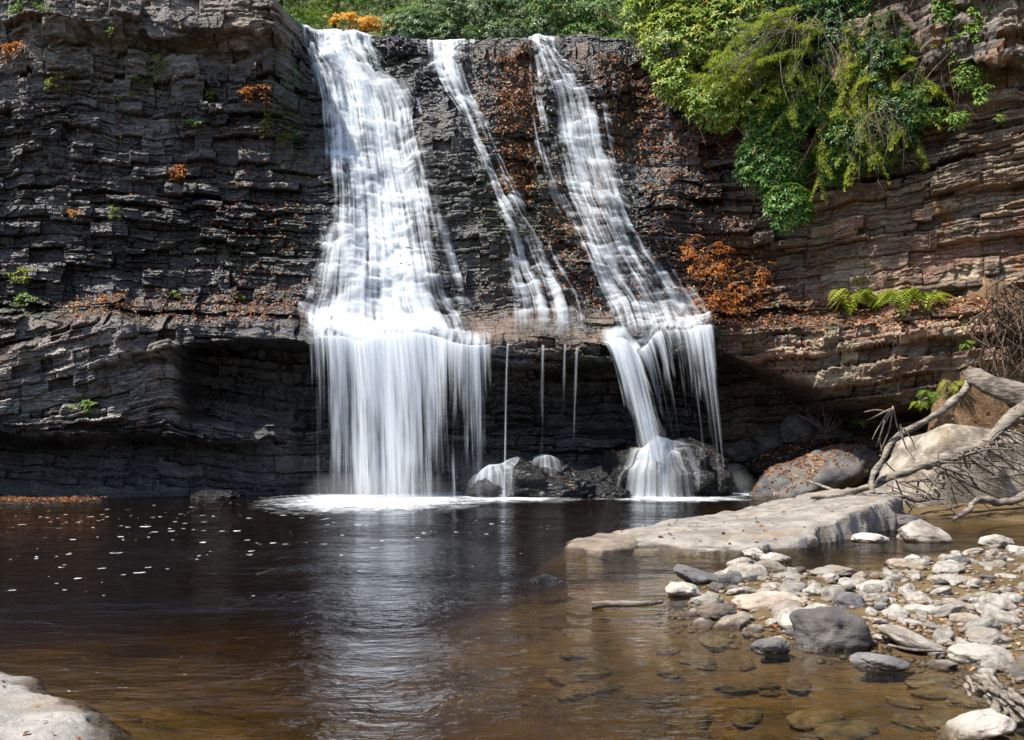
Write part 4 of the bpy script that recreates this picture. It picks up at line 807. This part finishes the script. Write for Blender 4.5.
# hemlock
def hemlock():
    r_ = np.random.default_rng(77); foot = at(852, 88, 30.4)
    root = empty('hemlock_tree', foot, 'leaning hemlock with red-brown trunk and drooping yellow-green feathery branches on the right cliff top', 'tree')
    tr = MB(); top_ = at(822, -160, 30.8); P = curve([foot+[0, .3, -.6], foot, at(836, 20, 30.5), top_], 30); tr.tube(P, np.linspace(.27, .16, 30), 10, rough=.1); tr.build('trunk', M_trunk, root)
    fo, br, bare = MB(), MB(), MB()
    def spray(A_, B_, width, mbf, dens, tone):
        n = int(np.linalg.norm(B_-A_)*dens); t = r_.random(n); ax = (B_-A_)/np.linalg.norm(B_-A_); side = np.cross(ax, [0, 0, 1.]); side /= np.linalg.norm(side)
        sd = np.where(r_.random(n) < .5, -1, 1); C = A_+np.outer(t, B_-A_)-np.outer(t*t*.25*np.linalg.norm(B_-A_), [0, 0, 1.])
        ln = width*(1-t*.7)*r_.uniform(.5, 1.1, n); D = ax[None]*.75+sd[:, None]*side[None]+r_.normal(0, .18, (n, 3))-[0, 0, .25]
        D /= np.linalg.norm(D, axis=1)[:, None]
        for f in np.linspace(.1, 1, 5):       # needles along each twiglet
            m = len(C); Pn = C+D*(ln*f)[:, None]+r_.normal(0, .01, (m, 3))
            mbf.leaves(Pn, D+r_.normal(0, .55, (m, 3)), np.tile([[0, -.3, 1.]], (m, 1)), .085*r_.uniform(.6, 1.3, m), .022, .1, np.clip(tone+r_.normal(0, .18, m), 0, 1))
    targets = [(905,60,29,.55),(930,85,28.6,.55),(915,110,28.6,.6),(880,95,28.8,.55),(900,130,28.5,.5),(875,150,28.6,.55),(850,165,28.9,.5),(935,45,29,.5),(860,120,28.8,.5),(890,60,29.2,.45),(845,140,29.2,.45),(918,145,28.6,.35),(835,110,29.5,.4),(790,70,29.6,.35),(760,60,29.6,.4),(735,75,29.8,.4),(720,60,30,.4),(700,78,30.2,.35),(770,95,29.7,.35),(745,30,30,.45),(790,110,29.5,.3),(770,20,30,.45),(820,175,29.4,.4),(870,75,29,.5)]
    for (px, py, Y_, tone) in targets:
        e_ = at(px, py, Y_); s0 = P[r_.integers(8, 24)]; m = s0*.45+e_*.55+[0, 0, .35]
        c = curve([s0, m, e_], 14); br.tube(c, np.linspace(.045, .008, 14), 5)
        for j in range(5, 14):
            for sd in (-1, 1):
                ax = c[min(j+1, 13)]-c[j-1]; ax /= np.linalg.norm(ax); side = np.cross(ax, [0, 0, 1.])*sd
                d_ = ax*.7+side*.9+r_.normal(0, .2, 3)-[0, 0, .10]; d_ /= np.linalg.norm(d_); L = r_.uniform(.45, .95)
                b_ = c[j]+d_*L; br.tube(np.array([c[j], (c[j]+b_)/2+[0, 0, .03], b_]), [.010, .007, .003], 4); spray(c[j], b_, .26, fo, 62, tone)
    fo.build('foliage', M_hem, root, smooth=False); br.build('branches', M_twig, root)
    # dead grey twigs hanging from the lower limbs
    for (px, py, Y_, dx, dy, n) in [(790,20,29.6,-90,50,46),(800,30,29.5,10,70,34),(770,25,29.7,-30,60,40),(880,30,28.9,-8,45,40),(880,110,28.4,25,70,55),(860,115,28.5,0,60,40),(830,50,29.4,20,60,24),(940,60,28.4,-40,60,26),(760,50,29.6,-50,30,30)]:
        A_ = at(px, py, Y_)
        for _ in range(n//3):
            a_ = A_+r_.normal(0, .25, 3); e_ = at(px+dx*r_.uniform(.3, 1.1)+r_.normal(0, 12), py+dy*r_.uniform(.4, 1.1)+r_.normal(0, 7), Y_-r_.uniform(-.3, .5))
            m = (a_+e_)/2+r_.normal(0, .16, 3)+[0, 0, .15]; c = curve([a_, m, e_], 9); bare.tube(c, np.linspace(.009, .003, 9), 4)
            for _ in range(3):
                q_ = c[r_.integers(3, 9)]; f_ = q_+r_.normal(0, .16, 3)-[0, 0, .15]; bare.tube(np.array([q_, (q_+f_)/2+r_.normal(0, .03, 3), f_]), [.006, .004, .003], 3)
    for pts in [[(800,35),(815,25),(828,40),(835,70),(822,95)],[(780,60),(783,85),(790,105)],[(770,10),(800,30),(835,20)]]:
        bare.tube(curve([at(a, c_, 29.2) for a, c_ in pts], 18), np.linspace(.022, .010, 18), 5)
    bare.build('dead_twigs', M_twig, root)
hemlock()
# behind the lip: forest on the hillside
def hz(px, Y_): 
    x_ = (px-512)/F*Y_; i_ = np.argmin(abs(hx-x_)); j_ = np.argmin(abs(hy-Y_)); return np.array([x_, Y_, Zh[j_, i_]])
gs = empty('golden_shrub', at(345, 32, 38), 'golden orange shrub at the top of the wide fall', 'shrub')
r_ = np.random.default_rng(3); P, d_ = lobes_points([(*at(342,24,38), 1.0,.6,.45),(*at(364,25,38), .9,.5,.35),(*at(386,30,38), .6,.4,.25),(*at(334,19,38),.6,.4,.3),(*at(352,20,38),.5,.4,.3)], 900, r_, .2, -.05, 2.2); mb = MB(); whorls(mb, P, d_*.6+[0, -.3, .8], .20, 5, .5, r_); mb.build('foliage', M_gold, gs, smooth=False)
mb = MB()
for q in P[::12]: mb.tube(curve([at(352, 36, 38.1), (at(352, 36, 38.1)+q)/2+r_.normal(0, .1, 3), q], 6), np.linspace(.02, .006, 6), 4)
mb.build('branches', M_dark, gs)
def bare_shrub(px, py, Y_, w_, h_, n, label, seed, mat=M_twig, base=None, thick=.02):
    r_ = np.random.default_rng(seed); b0 = at(px, py, Y_) if base is None else base; root = empty('bare_shrub', b0, label, 'shrub', 'bare twiggy shrubs'); mb_ = MB()
    for _ in range(n):
        e_ = b0+[r_.normal(0, w_), r_.normal(0, w_*.4), abs(r_.normal(h_, h_*.35))]; m = b0*.5+e_*.5+r_.normal(0, w_*.25, 3)+[0, 0, h_*.15]
        c = curve([b0+r_.normal(0, .05, 3), m, e_], 10); mb_.tube(c, np.linspace(thick, thick*.25, 10), 4)
        for _ in range(3):
            q_ = c[r_.integers(3, 9)]; f_ = q_+[r_.normal(0, w_*.35), r_.normal(0, w_*.2), r_.normal(h_*.12, h_*.15)]; mb_.tube(curve([q_, (q_+f_)/2+r_.normal(0, .05*w_, 3), f_], 6), np.linspace(thick*.45, thick*.18, 6), 3)
    mb_.build('twigs', mat, root); return root
bare_shrub(0, 0, 0, 1.8, 2.0, 60, 'bare grey shrub behind the golden shrub above the wide fall', 5, base=hz(318, 47), thick=.03)
bare_shrub(0, 0, 0, 1.5, 1.8, 50, 'bare grey brush at the forest edge above the pale blue-green bush', 6, base=hz(385, 48), thick=.03)
def forest_tree(px, Y_, h_, label, seed, mat):
    r_ = np.random.default_rng(seed); b0 = hz(px, Y_)-[0, 0, .2]; root = empty('forest_tree', b0, label, 'tree', 'trees on the hillside behind the falls')
    tr = MB(); P_ = curve([b0, b0+[r_.normal(0, .3), 0, h_*.5], b0+[r_.normal(0, .6), 0, h_]], 16); tr.tube(P_, np.linspace(.22, .06, 16), 8); tr.build('trunk', M_trunk, root)
    lob = [(*(P_[r_.integers(5, 16)]+r_.normal(0, 1, 3)*[1.2, 1.0, .5]), 1.9, 1.4, 1.1) for _ in range(12)]
    P2, d2 = lobes_points(lob, 2600, r_, .3); mb_ = MB(); whorls(mb_, P2, d2*.6+[0, 0, .8], .22, 5, .45, r_); mb_.build('crown', mat, root, smooth=False)
for i, (px, Y_, h_, mt, lb) in enumerate([(290,52,8,M_green,'pale green tree on the hillside above the left end of the cliff'),(340,54,8,M_green,'light green tree standing behind the golden shrub'),(395,53,8,M_rhodo_b,'pale green tree on the hillside behind the pale blue-green bush'),(450,52,8,M_rhodo,'tree behind the rounded green bush above the middle cascade'),(540,52,9,M_rhodo,'tree behind the darker bushes above the falls'),(640,50,9,M_rhodo,'dark tree behind the bushes right of the slanting fall'),(740,48,9,M_rhodo,'dark tree behind the big sunlit yellowing bush')]): forest_tree(px, Y_, h_, lb, 40+i, mt)
# rust-coloured dead bush on the ledge
rb = bush('dead_leaf_bush', [(720,265,30.9,34,26,.4),(748,288,30.5,24,18,.35),(702,250,31.2,22,18,.4),(725,303,30.5,36,14,.35),(765,270,30.5,14,10,.2)], 600, .16, M_rusty, 'rust orange dead leafy bush clinging to the rock right of the slanting fall', 'bush', 15, 5, tone=.42, thick=.02, base=at(722, 285, 31.2), shell=.05, gap=.05, gf=2.6)
# ferns and small plants
def fern(px, py, Y_, size, n, label, seed, mat=M_fern, group='ferns on the ledge and bank', pt=None):
    r_ = np.random.default_rng(seed); b0 = at(px, py, Y_) if pt is None else pt; root = empty('fern', b0, label, 'fern', group); mb_ = MB()
    for k_ in range(n):
        a = k_/n*6.283+r_.normal(0, .3); L = size*r_.uniform(.6, 1.15); out = np.array([math.cos(a), math.sin(a)*.7-.2, 0]); e_ = b0+out*L*.85+[0, 0, L*r_.uniform(.1, .5)]; m = b0+out*L*.4+[0, 0, L*.6]
        c = curve([b0, m, e_], 16); T_ = np.gradient(c, axis=0); T_ /= np.linalg.norm(T_, axis=1)[:, None]; tn = np.clip(r_.normal(.55, .15), 0, .84)
        mb_.tube(c, np.linspace(.008, .003, 16), 4, tn)
        for sd in (-1, 1):
            S_ = np.cross(T_, [0, 0, 1.])*sd; S_ /= np.linalg.norm(S_, axis=1)[:, None]; wl = L*.26*np.sin(np.linspace(.25, 3.0, 16)); D = S_+T_*.5
            mb_.leaves(c, D, np.cross(D, T_)*sd+[0, 0, .6], np.maximum(wl, .02), np.maximum(wl*.32, .012), .12, np.full(16, tn))
    mb_.build('fronds', mat, root, smooth=False)
fern(850, 318, 0, 1.16, 12, 'yellow-green fern at the left end of the leafy ledge', 1, pt=rock(850, 316, .1))
fern(872, 310, 0, 1.01, 10, 'low yellow fern in the middle of the leafy ledge', 2, pt=rock(876, 312, .1))
fern(902, 316, 0, 1.01, 11, 'spreading yellow fern beside the upright frond on the ledge', 3, pt=rock(902, 316, .1))
fern(926, 310, 0, 1.09, 9, 'pale fern with an upright frond at the right end of the ledge ferns', 4, pt=rock(926, 314, .1))
fern(860, 280, 0, .4, 7, 'tiny green fern on the rock face above the ledge ferns', 5, pt=rock(860, 285, .05))
def plant(px, py, size, n, label, seed, mat=M_green, droop=0., pt=None):
    r_ = np.random.default_rng(seed); size *= 1.0; b0 = rock(px, py, .10) if pt is None else pt; root = empty('cliff_plant', b0, label, 'plant', 'small plants on the rock'); st_, mb_ = MB(), MB()
    for k_ in range(n):
        e_ = b0+np.array([r_.normal(0, size*.5), -size*r_.uniform(.2, .6), r_.uniform(-.3, .9)*size-droop*size*r_.uniform(0, 2.2)])
        c = curve([b0, (b0+e_)/2+[0, -size*.15, size*.2], e_], 7); st_.tube(c, np.linspace(.012, .005, 7), 4)
        whorls(mb_, c[3:]+r_.normal(0, .02, c[3:].shape), np.tile([[0, -.4, .9]], (4, 1)), size*.36, 5, .55, r_)
    st_.build('stems', M_dark, root); mb_.build('leaves', mat, root, smooth=False)
for i, a in enumerate([(163,62,.5,7,'pale green sapling hanging in a chain of leaves on the upper cliff right of centre',M_green,.9),(166,42,.35,5,'small leaf tuft on top of the hanging sapling',M_green,0),(20,12,.5,5,'green and tan sprig at the top left corner of the cliff',M_green,0),(42,13,.35,5,'bright green sprig right of the corner sprig at the cliff top',M_green,0),(13,52,.6,7,'rusty orange leafy plant at the left edge of the upper cliff',M_rusty,.5),(52,88,.45,7,'yellow-green plant on the upper left ledge',M_fern,0),(68,92,.35,5,'smaller plant right beside the yellow-green ledge plant',M_green,0),(112,33,.35,5,'green tuft under the dark overhang',M_green,0),(135,84,.3,4,'faint tuft on a block below the hanging sapling',M_green,0),(131,99,.28,4,'bright tuft on the bedding plane left of the middle tuft',M_fern,0),(120,104,.3,4,'lowest of three small tufts below the hanging sapling',M_fern,0),(213,102,.4,7,'bright green moss cushion plant on the cliff toward the falls',M_green,0),(197,130,.4,6,'mid green plant below the bright cushion plant',M_green,0),(255,92,.6,7,'rusty tuft of grass on the cliff near the falls',M_rusty,.4),(270,118,.5,6,'straw-coloured drooping tuft just left of the wide fall',M_fern,1.),(178,172,.5,8,'orange rust plant in the middle of the left cliff',M_rusty,.2),(116,217,.35,6,'small bright green rosette low on the left cliff',M_green,0),(75,218,.4,5,'brown and green sprig left of the low rosette',M_rusty,0),(295,68,.5,7,'vivid green fern beside the top of the wide fall',M_green,.5),(287,142,.4,5,'small vivid green plant on wet rock left of the wide fall',M_green,.2),(22,280,.5,8,'straw and green grassy clump at the left edge above the bench',M_fern,.1),(25,305,.42,8,'green moss clump on the bench at the left edge',M_green,0),(108,304,.4,6,'brown tuft on the bench below the left cliff',M_rusty,0),(243,300,.32,6,'bright green plant on the bench near the wide fall',M_green,0),(176,298,.28,5,'yellow-green sprig in a bench crack',M_fern,0),(88,408,.4,6,'green moss tuft under the bench blocks',M_green,.1)]): plant(*a[:5], 100+i, a[5], a[6])

# ------------------------------------------------------------------ right bank: soil, roots, driftwood, twigs
BX_, BY_ = np.meshgrid(np.linspace(11.0, 19, 130), np.linspace(22, 31, 130))
pxg = 512+BX_/BY_*F
Zk = -.6+(5.7+.6)*sstep(905, 985, pxg+14*fbm(BX_*1.2, BY_*1.2, 0, 3, 5))*sstep(25.6, 27.6, BY_)+1.2*sstep(860, 960, pxg)*sstep(26, 28, BY_)+.22*fbm(BX_*1.1, BY_*1.1, 0, 5, 6)
tag(mesh('bank', np.stack([BX_, BY_, Zk], -1).reshape(-1, 3), gridf(130, 130), M_soil), kind='structure')
def bankpt(px, py):
    best = None
    for Y_ in np.linspace(23, 30.5, 160):
        p = at(px, py, Y_); i_ = np.argmin(abs(BX_[0]-p[0])); j_ = np.argmin(abs(BY_[:, 0]-Y_))
        if Zk[j_, i_] > p[2]: return p
    return at(px, py, 27)
n = 900; ii = rng.integers(0, 130*130, n); pts = np.stack([BX_, BY_, Zk], -1).reshape(-1, 3)[ii]; pts = pts[pts[:, 2] > .1]; litter('fallen_leaves', pts+[0, 0, .03], np.repeat(up, len(pts), 0)-[[0, .4, 0]], .13, 21)
for i, (px, py, s, lb, mt) in enumerate([(862,428,.55,'green fern at the cave mouth left of the driftwood',M_green),(930,405,.6,'bright green fern on the bank above the arched branch',M_green),(950,396,.6,'yellow-green fern against the thick log end',M_fern),(965,355,.6,'green fern high on the bank under the roots',M_green),(918,412,.45,'small fern at the left foot of the bank',M_fern),(970,335,.45,'pale sprig at the crest of the bank',M_fern)]):
    fern(px, py, 0, s, 11, lb, 30+i, mt, pt=(bankpt(px, py) if px > 880 else at(px, py, 31.5))+[0, -.15, 0])
rt = empty('root_mass', at(1010, 300, 26), 'mass of brown roots hanging over the bank at the right edge', 'roots'); mb = MB(); r_ = np.random.default_rng(8)
for _ in range(130):
    px = r_.uniform(990, 1060); a_ = at(px, 300+r_.normal(0, 12)-(px-1000)*.15, 25.7+r_.normal(0, .25)); L = r_.uniform(.8, 3.0); e_ = a_+[r_.normal(0, .35), -r_.uniform(0, .5), -L]
    mb.tube(curve([a_, a_*.7+e_*.3+r_.normal(0, .28, 3), a_*.3+e_*.7+r_.normal(0, .32, 3), e_+r_.normal(0, .3, 3)], 12), np.linspace(.030, .006, 12)*r_.uniform(.4, 1.3), 5)
mb.build('rootlets', M_dark, rt)
def wood(name, paths, mat, label, cat, Y_=None):
    root = empty(name, at(*paths[0][1][0][:2], paths[0][1][0][2])*[1, 1, 1], label, cat)
    for nm, pts, r0_, r1_ in paths:
        c = curve([at(*p) for p in pts], 40); c += .5*min(r0_, .1)*np.stack([fbm(np.linspace(0, 7, 40), np.full(40, i_*5.), 0, 3, int(pts[0][0])) for i_ in range(3)], -1)
        m_ = MB(); m_.tube(c, np.linspace(r0_, r1_, 40), 14, rough=.34, seed=int(pts[0][0])); m_.build(nm, mat, root)
    return root
dw = wood('driftwood', [('trunk', [(1075,380,22.4),(1024,411,22.6),(991,438,22.6),(967,450,22.6),(937,462,22.6),(917,467,22.6),(894,476,22.6),(867,487,22.6),(838,497,22.4),(812,500,22)],   .18, .05),
  ('branch', [(938,464,22.5),(942,481,22.3),(934,495,22.2),(915,500,22.2),(888,496,22.1),(860,497,22)], .09, .05)], M_drift, 'long grey driftwood trunk slanting across the pale bank boulder', 'driftwood')
tw = MB(); r_ = np.random.default_rng(9)
for pts in [[(932,462),(980,464),(1040,474)],[(935,465),(980,480),(1015,494)],[(948,468),(978,487),(1005,501)],[(951,460),(990,449),(1040,452)],[(967,455),(985,468),(1002,482)],[(988,446),(1005,458),(1040,471)],[(975,449),(1000,470),(1030,490)],[(962,452),(972,480),(985,489)],[(945,468),(952,490),(958,508)],[(1005,432),(1020,440),(1040,452)],[(1000,436),(1012,455),(1022,470)],[(937,462),(939,450)],[(995,440),(998,448)],[(958,455),(962,478)],[(990,478),(1020,474),(1040,470)],[(940,470),(985,492),(1040,512)],[(985,446),(1030,480)],[(895,478),(905,500),(920,510)],[(865,488),(850,492),(835,498)],[(880,496),(900,510),(912,518)],[(905,500),(912,510)]]:
    c = curve([at(a, b_, 22.2-.35*r_.random()) for a, b_ in pts], 16); tw.tube(c, np.linspace(.035, .012, 16)*r_.uniform(.7, 1.3), 6)
for _ in range(52):
    px, py = r_.uniform(880, 1035), 0; py = np.interp(px, [880, 940, 1035], [484, 463, 405])+r_.uniform(0, 14); a_ = at(px, py, 22.3); an = r_.normal(.4, .9); L = r_.uniform(.4, 1.7); e_ = a_+[L*math.cos(an), -r_.uniform(0, .7), -abs(L*math.sin(an))*.8]
    tw.tube(curve([a_, (a_+e_)/2+r_.normal(0, .09, 3), e_], 9), np.linspace(.026, .008, 9)*r_.uniform(.5, 1.4), 5)
tw.build('twigs', M_twig, dw)
ab = wood('arched_branch', [('limb', [(968,380,24.2),(962,396,24.0),(950,405,23.8),(935,414,23.6),(907,429,23.2),(891,443,22.9),(880,462,22.6),(873,480,22.4),(870,497,22.2)], .10, .065)], M_drift, 'arched grey branch standing on its end left of the driftwood trunk', 'branch')
tw = MB()
for pts in [[(893,406),(889,430),(880,452)],[(893,408),(884,425),(876,447)],[(890,410),(878,428),(872,440)],[(893,408),(897,425),(903,440)],[(900,424),(905,445),(915,460)],[(888,412),(876,410),(864,412)],[(891,409),(880,414),(868,420)],[(903,428),(912,440),(915,450)],[(885,420),(880,440),(884,456)],[(880,455),(888,465),(902,478)]]:
    tw.tube(curve([at(a, b_, 22.9-.2*r_.random()) for a, b_ in pts], 12), np.linspace(.028, .010, 12), 5)
tw.build('twigs', M_twig, ab)
# the flat weathered log end
def logend():
    ring = np.array([(math.cos(a), math.sin(a)) for a in np.linspace(0, 6.283, 25)[:-1]]); V_ = []; pts = [(966,370,24.0,.14),(975,376,23.9,.26),(992,386,23.7,.30),(1024,398,23.4,.36),(1080,428,23.2,.5)]
    C = curve([at(*p[:3]) for p in pts], 30); h = np.interp(np.linspace(0, 4, 30), range(5), [p[3] for p in pts])
    for i_, c in enumerate(C):
        t = C[min(i_+1, 29)]-C[max(i_-1, 0)]; t /= np.linalg.norm(t); u_ = np.cross(t, [0, -1, 0]); u_ /= np.linalg.norm(u_); w_ = np.cross(t, u_)
        k_ = 1+.12*fbm(np.full(24, i_*.3), np.arange(24)*.6, 0, 3, 4); V_.append(c+np.outer(ring[:, 0]*k_*h[i_]*.9, u_)+np.outer(ring[:, 1]*k_*h[i_]*.55, w_))
    V_ = np.array(V_); i = np.arange(30*24).reshape(30, 24); j = np.roll(i, -1, 1); Q = np.stack([i[:-1], j[:-1], j[1:], i[1:]], -1).reshape(-1, 4)
    V2 = np.concatenate([V_.reshape(-1, 3), C[:1], C[-1:]]); T = np.concatenate([np.stack([j[0], i[0], np.full(24, 720)], -1), np.stack([i[-1], j[-1], np.full(24, 721)], -1)])
    tag(mesh('log', V2, [Q, T], M_drift), 'thick weathered log with a broken end resting on the pale bank boulder', 'log')
logend()
wood('dead_branch', [('limb', [(1060,488,20.6),(1024,497,20.8),(999,505,20.8),(978,500,20.6),(967,511,20.2),(952,522,19.8)], .10, .05)], M_drift, 'crooked grey branch lying on the shore below the driftwood twigs', 'branch')
o = MB(); o.tube(curve([at(806,481,29), at(822,486,28.4), at(842,494,27.6), at(858,498,27)], 20), np.linspace(.04, .07, 20), 8, rough=.15); tag(o.build('stick', M_drift), 'short brown stick lying behind the top of the pale slab', 'stick')
o = MB(); o.tube(curve([ground_at(592,605,.03), ground_at(612,604,.05), ground_at(640,604,.06), ground_at(662,602,.04)], 20), np.linspace(.05, .025, 20), 8, rough=.2); tag(o.build('stick', M_drift), 'pale broken stick floating left of the gravel bar', 'stick')
o = MB(); o.tube(curve([ground_at(888,645,.08), ground_at(915,650,.07), ground_at(955,651,.06)], 20), np.linspace(.016, .010, 20), 6, rough=.2); tag(o.build('stick', M_twig), 'thin straight twig lying on the gravel behind the flat blue-grey stone', 'stick')
o = MB(); r_ = np.random.default_rng(4)
for _ in range(26):
    a_ = r_.normal(0, 1, 3)*[.05, .05, .03]; t0, t1 = sorted(r_.uniform(0, 1, 2)); A_, B_ = ground_at(984, 683, .16), ground_at(1016, 718, .05)
    if t1-t0 < .3: t1 = min(1, t0+.5)
    pa, pb = A_+(B_-A_)*t0+a_, A_+(B_-A_)*t1+a_*1.3+r_.normal(0, .02, 3); o.tube(curve([pa, (pa+pb)/2+r_.normal(0, .012, 3), pb], 14), np.linspace(.034, .012, 14)*r_.uniform(.6, 1.2), 6, rough=.5, seed=_)
tag(o.build('wood_chunk', M_drift), 'shaggy grey-brown chunk of rotten wood at the right edge of the shallows', 'wood')
bare_shrub(0, 0, 0, .75, .9, 16, 'bare brown twiggy bush at the cave mouth behind the bank boulders', 12, base=at(826, 432, 32.2), thick=.025)
mb = MB(); mb.tube(curve([at(688,92,31.6), at(692,115,31.5), at(700,130,31.4), at(706,146,31.4)], 16), np.linspace(.03, .012, 16), 5); tag(mb.build('stick', M_twig), 'pale bare stick hanging below the yellowing bush', 'stick')

# spray where the curtains strike the pool
def spray(c, size, dens, seed):
    V_, T = stone_shape(seed, size, .0, 3, 5, .0); g = G('spray'); O = g.n('TexCoord').outputs['Object']
    q = g.n('VectorMath', _operation='LENGTH', i0=g.mul(O, tuple(1/(.9*x_) for x_ in size))).outputs['Value']
    de = g.mth('MULTIPLY', g.mth('POWER', g.mth('SUBTRACT', 1., q, clamp=True), 1.3), g.mth('MULTIPLY', g.noise(O, 1.3, 3), dens*2))
    vs = g.n('VolumePrincipled', Color=(.95, .97, 1.), Density=de, Anisotropy=.2).outputs[0]; g.nt.links.new(vs, g.out.inputs['Volume'])
    o = mesh('mist', V_, T, g.m); o.location = c; return tag(o, kind='stuff')
spray((-4.3, 29.0, .25), (3.0, 1.1, .95), .75, 1); spray((-.8, 29.6, .5), (1.3, .8, 1.0), .22, 2); spray((5.2, 29.9, .6), (1.6, .9, 1.2), .14, 3); spray((7.6, 31.4, .3), (1.1, .9, .8), .7, 4)
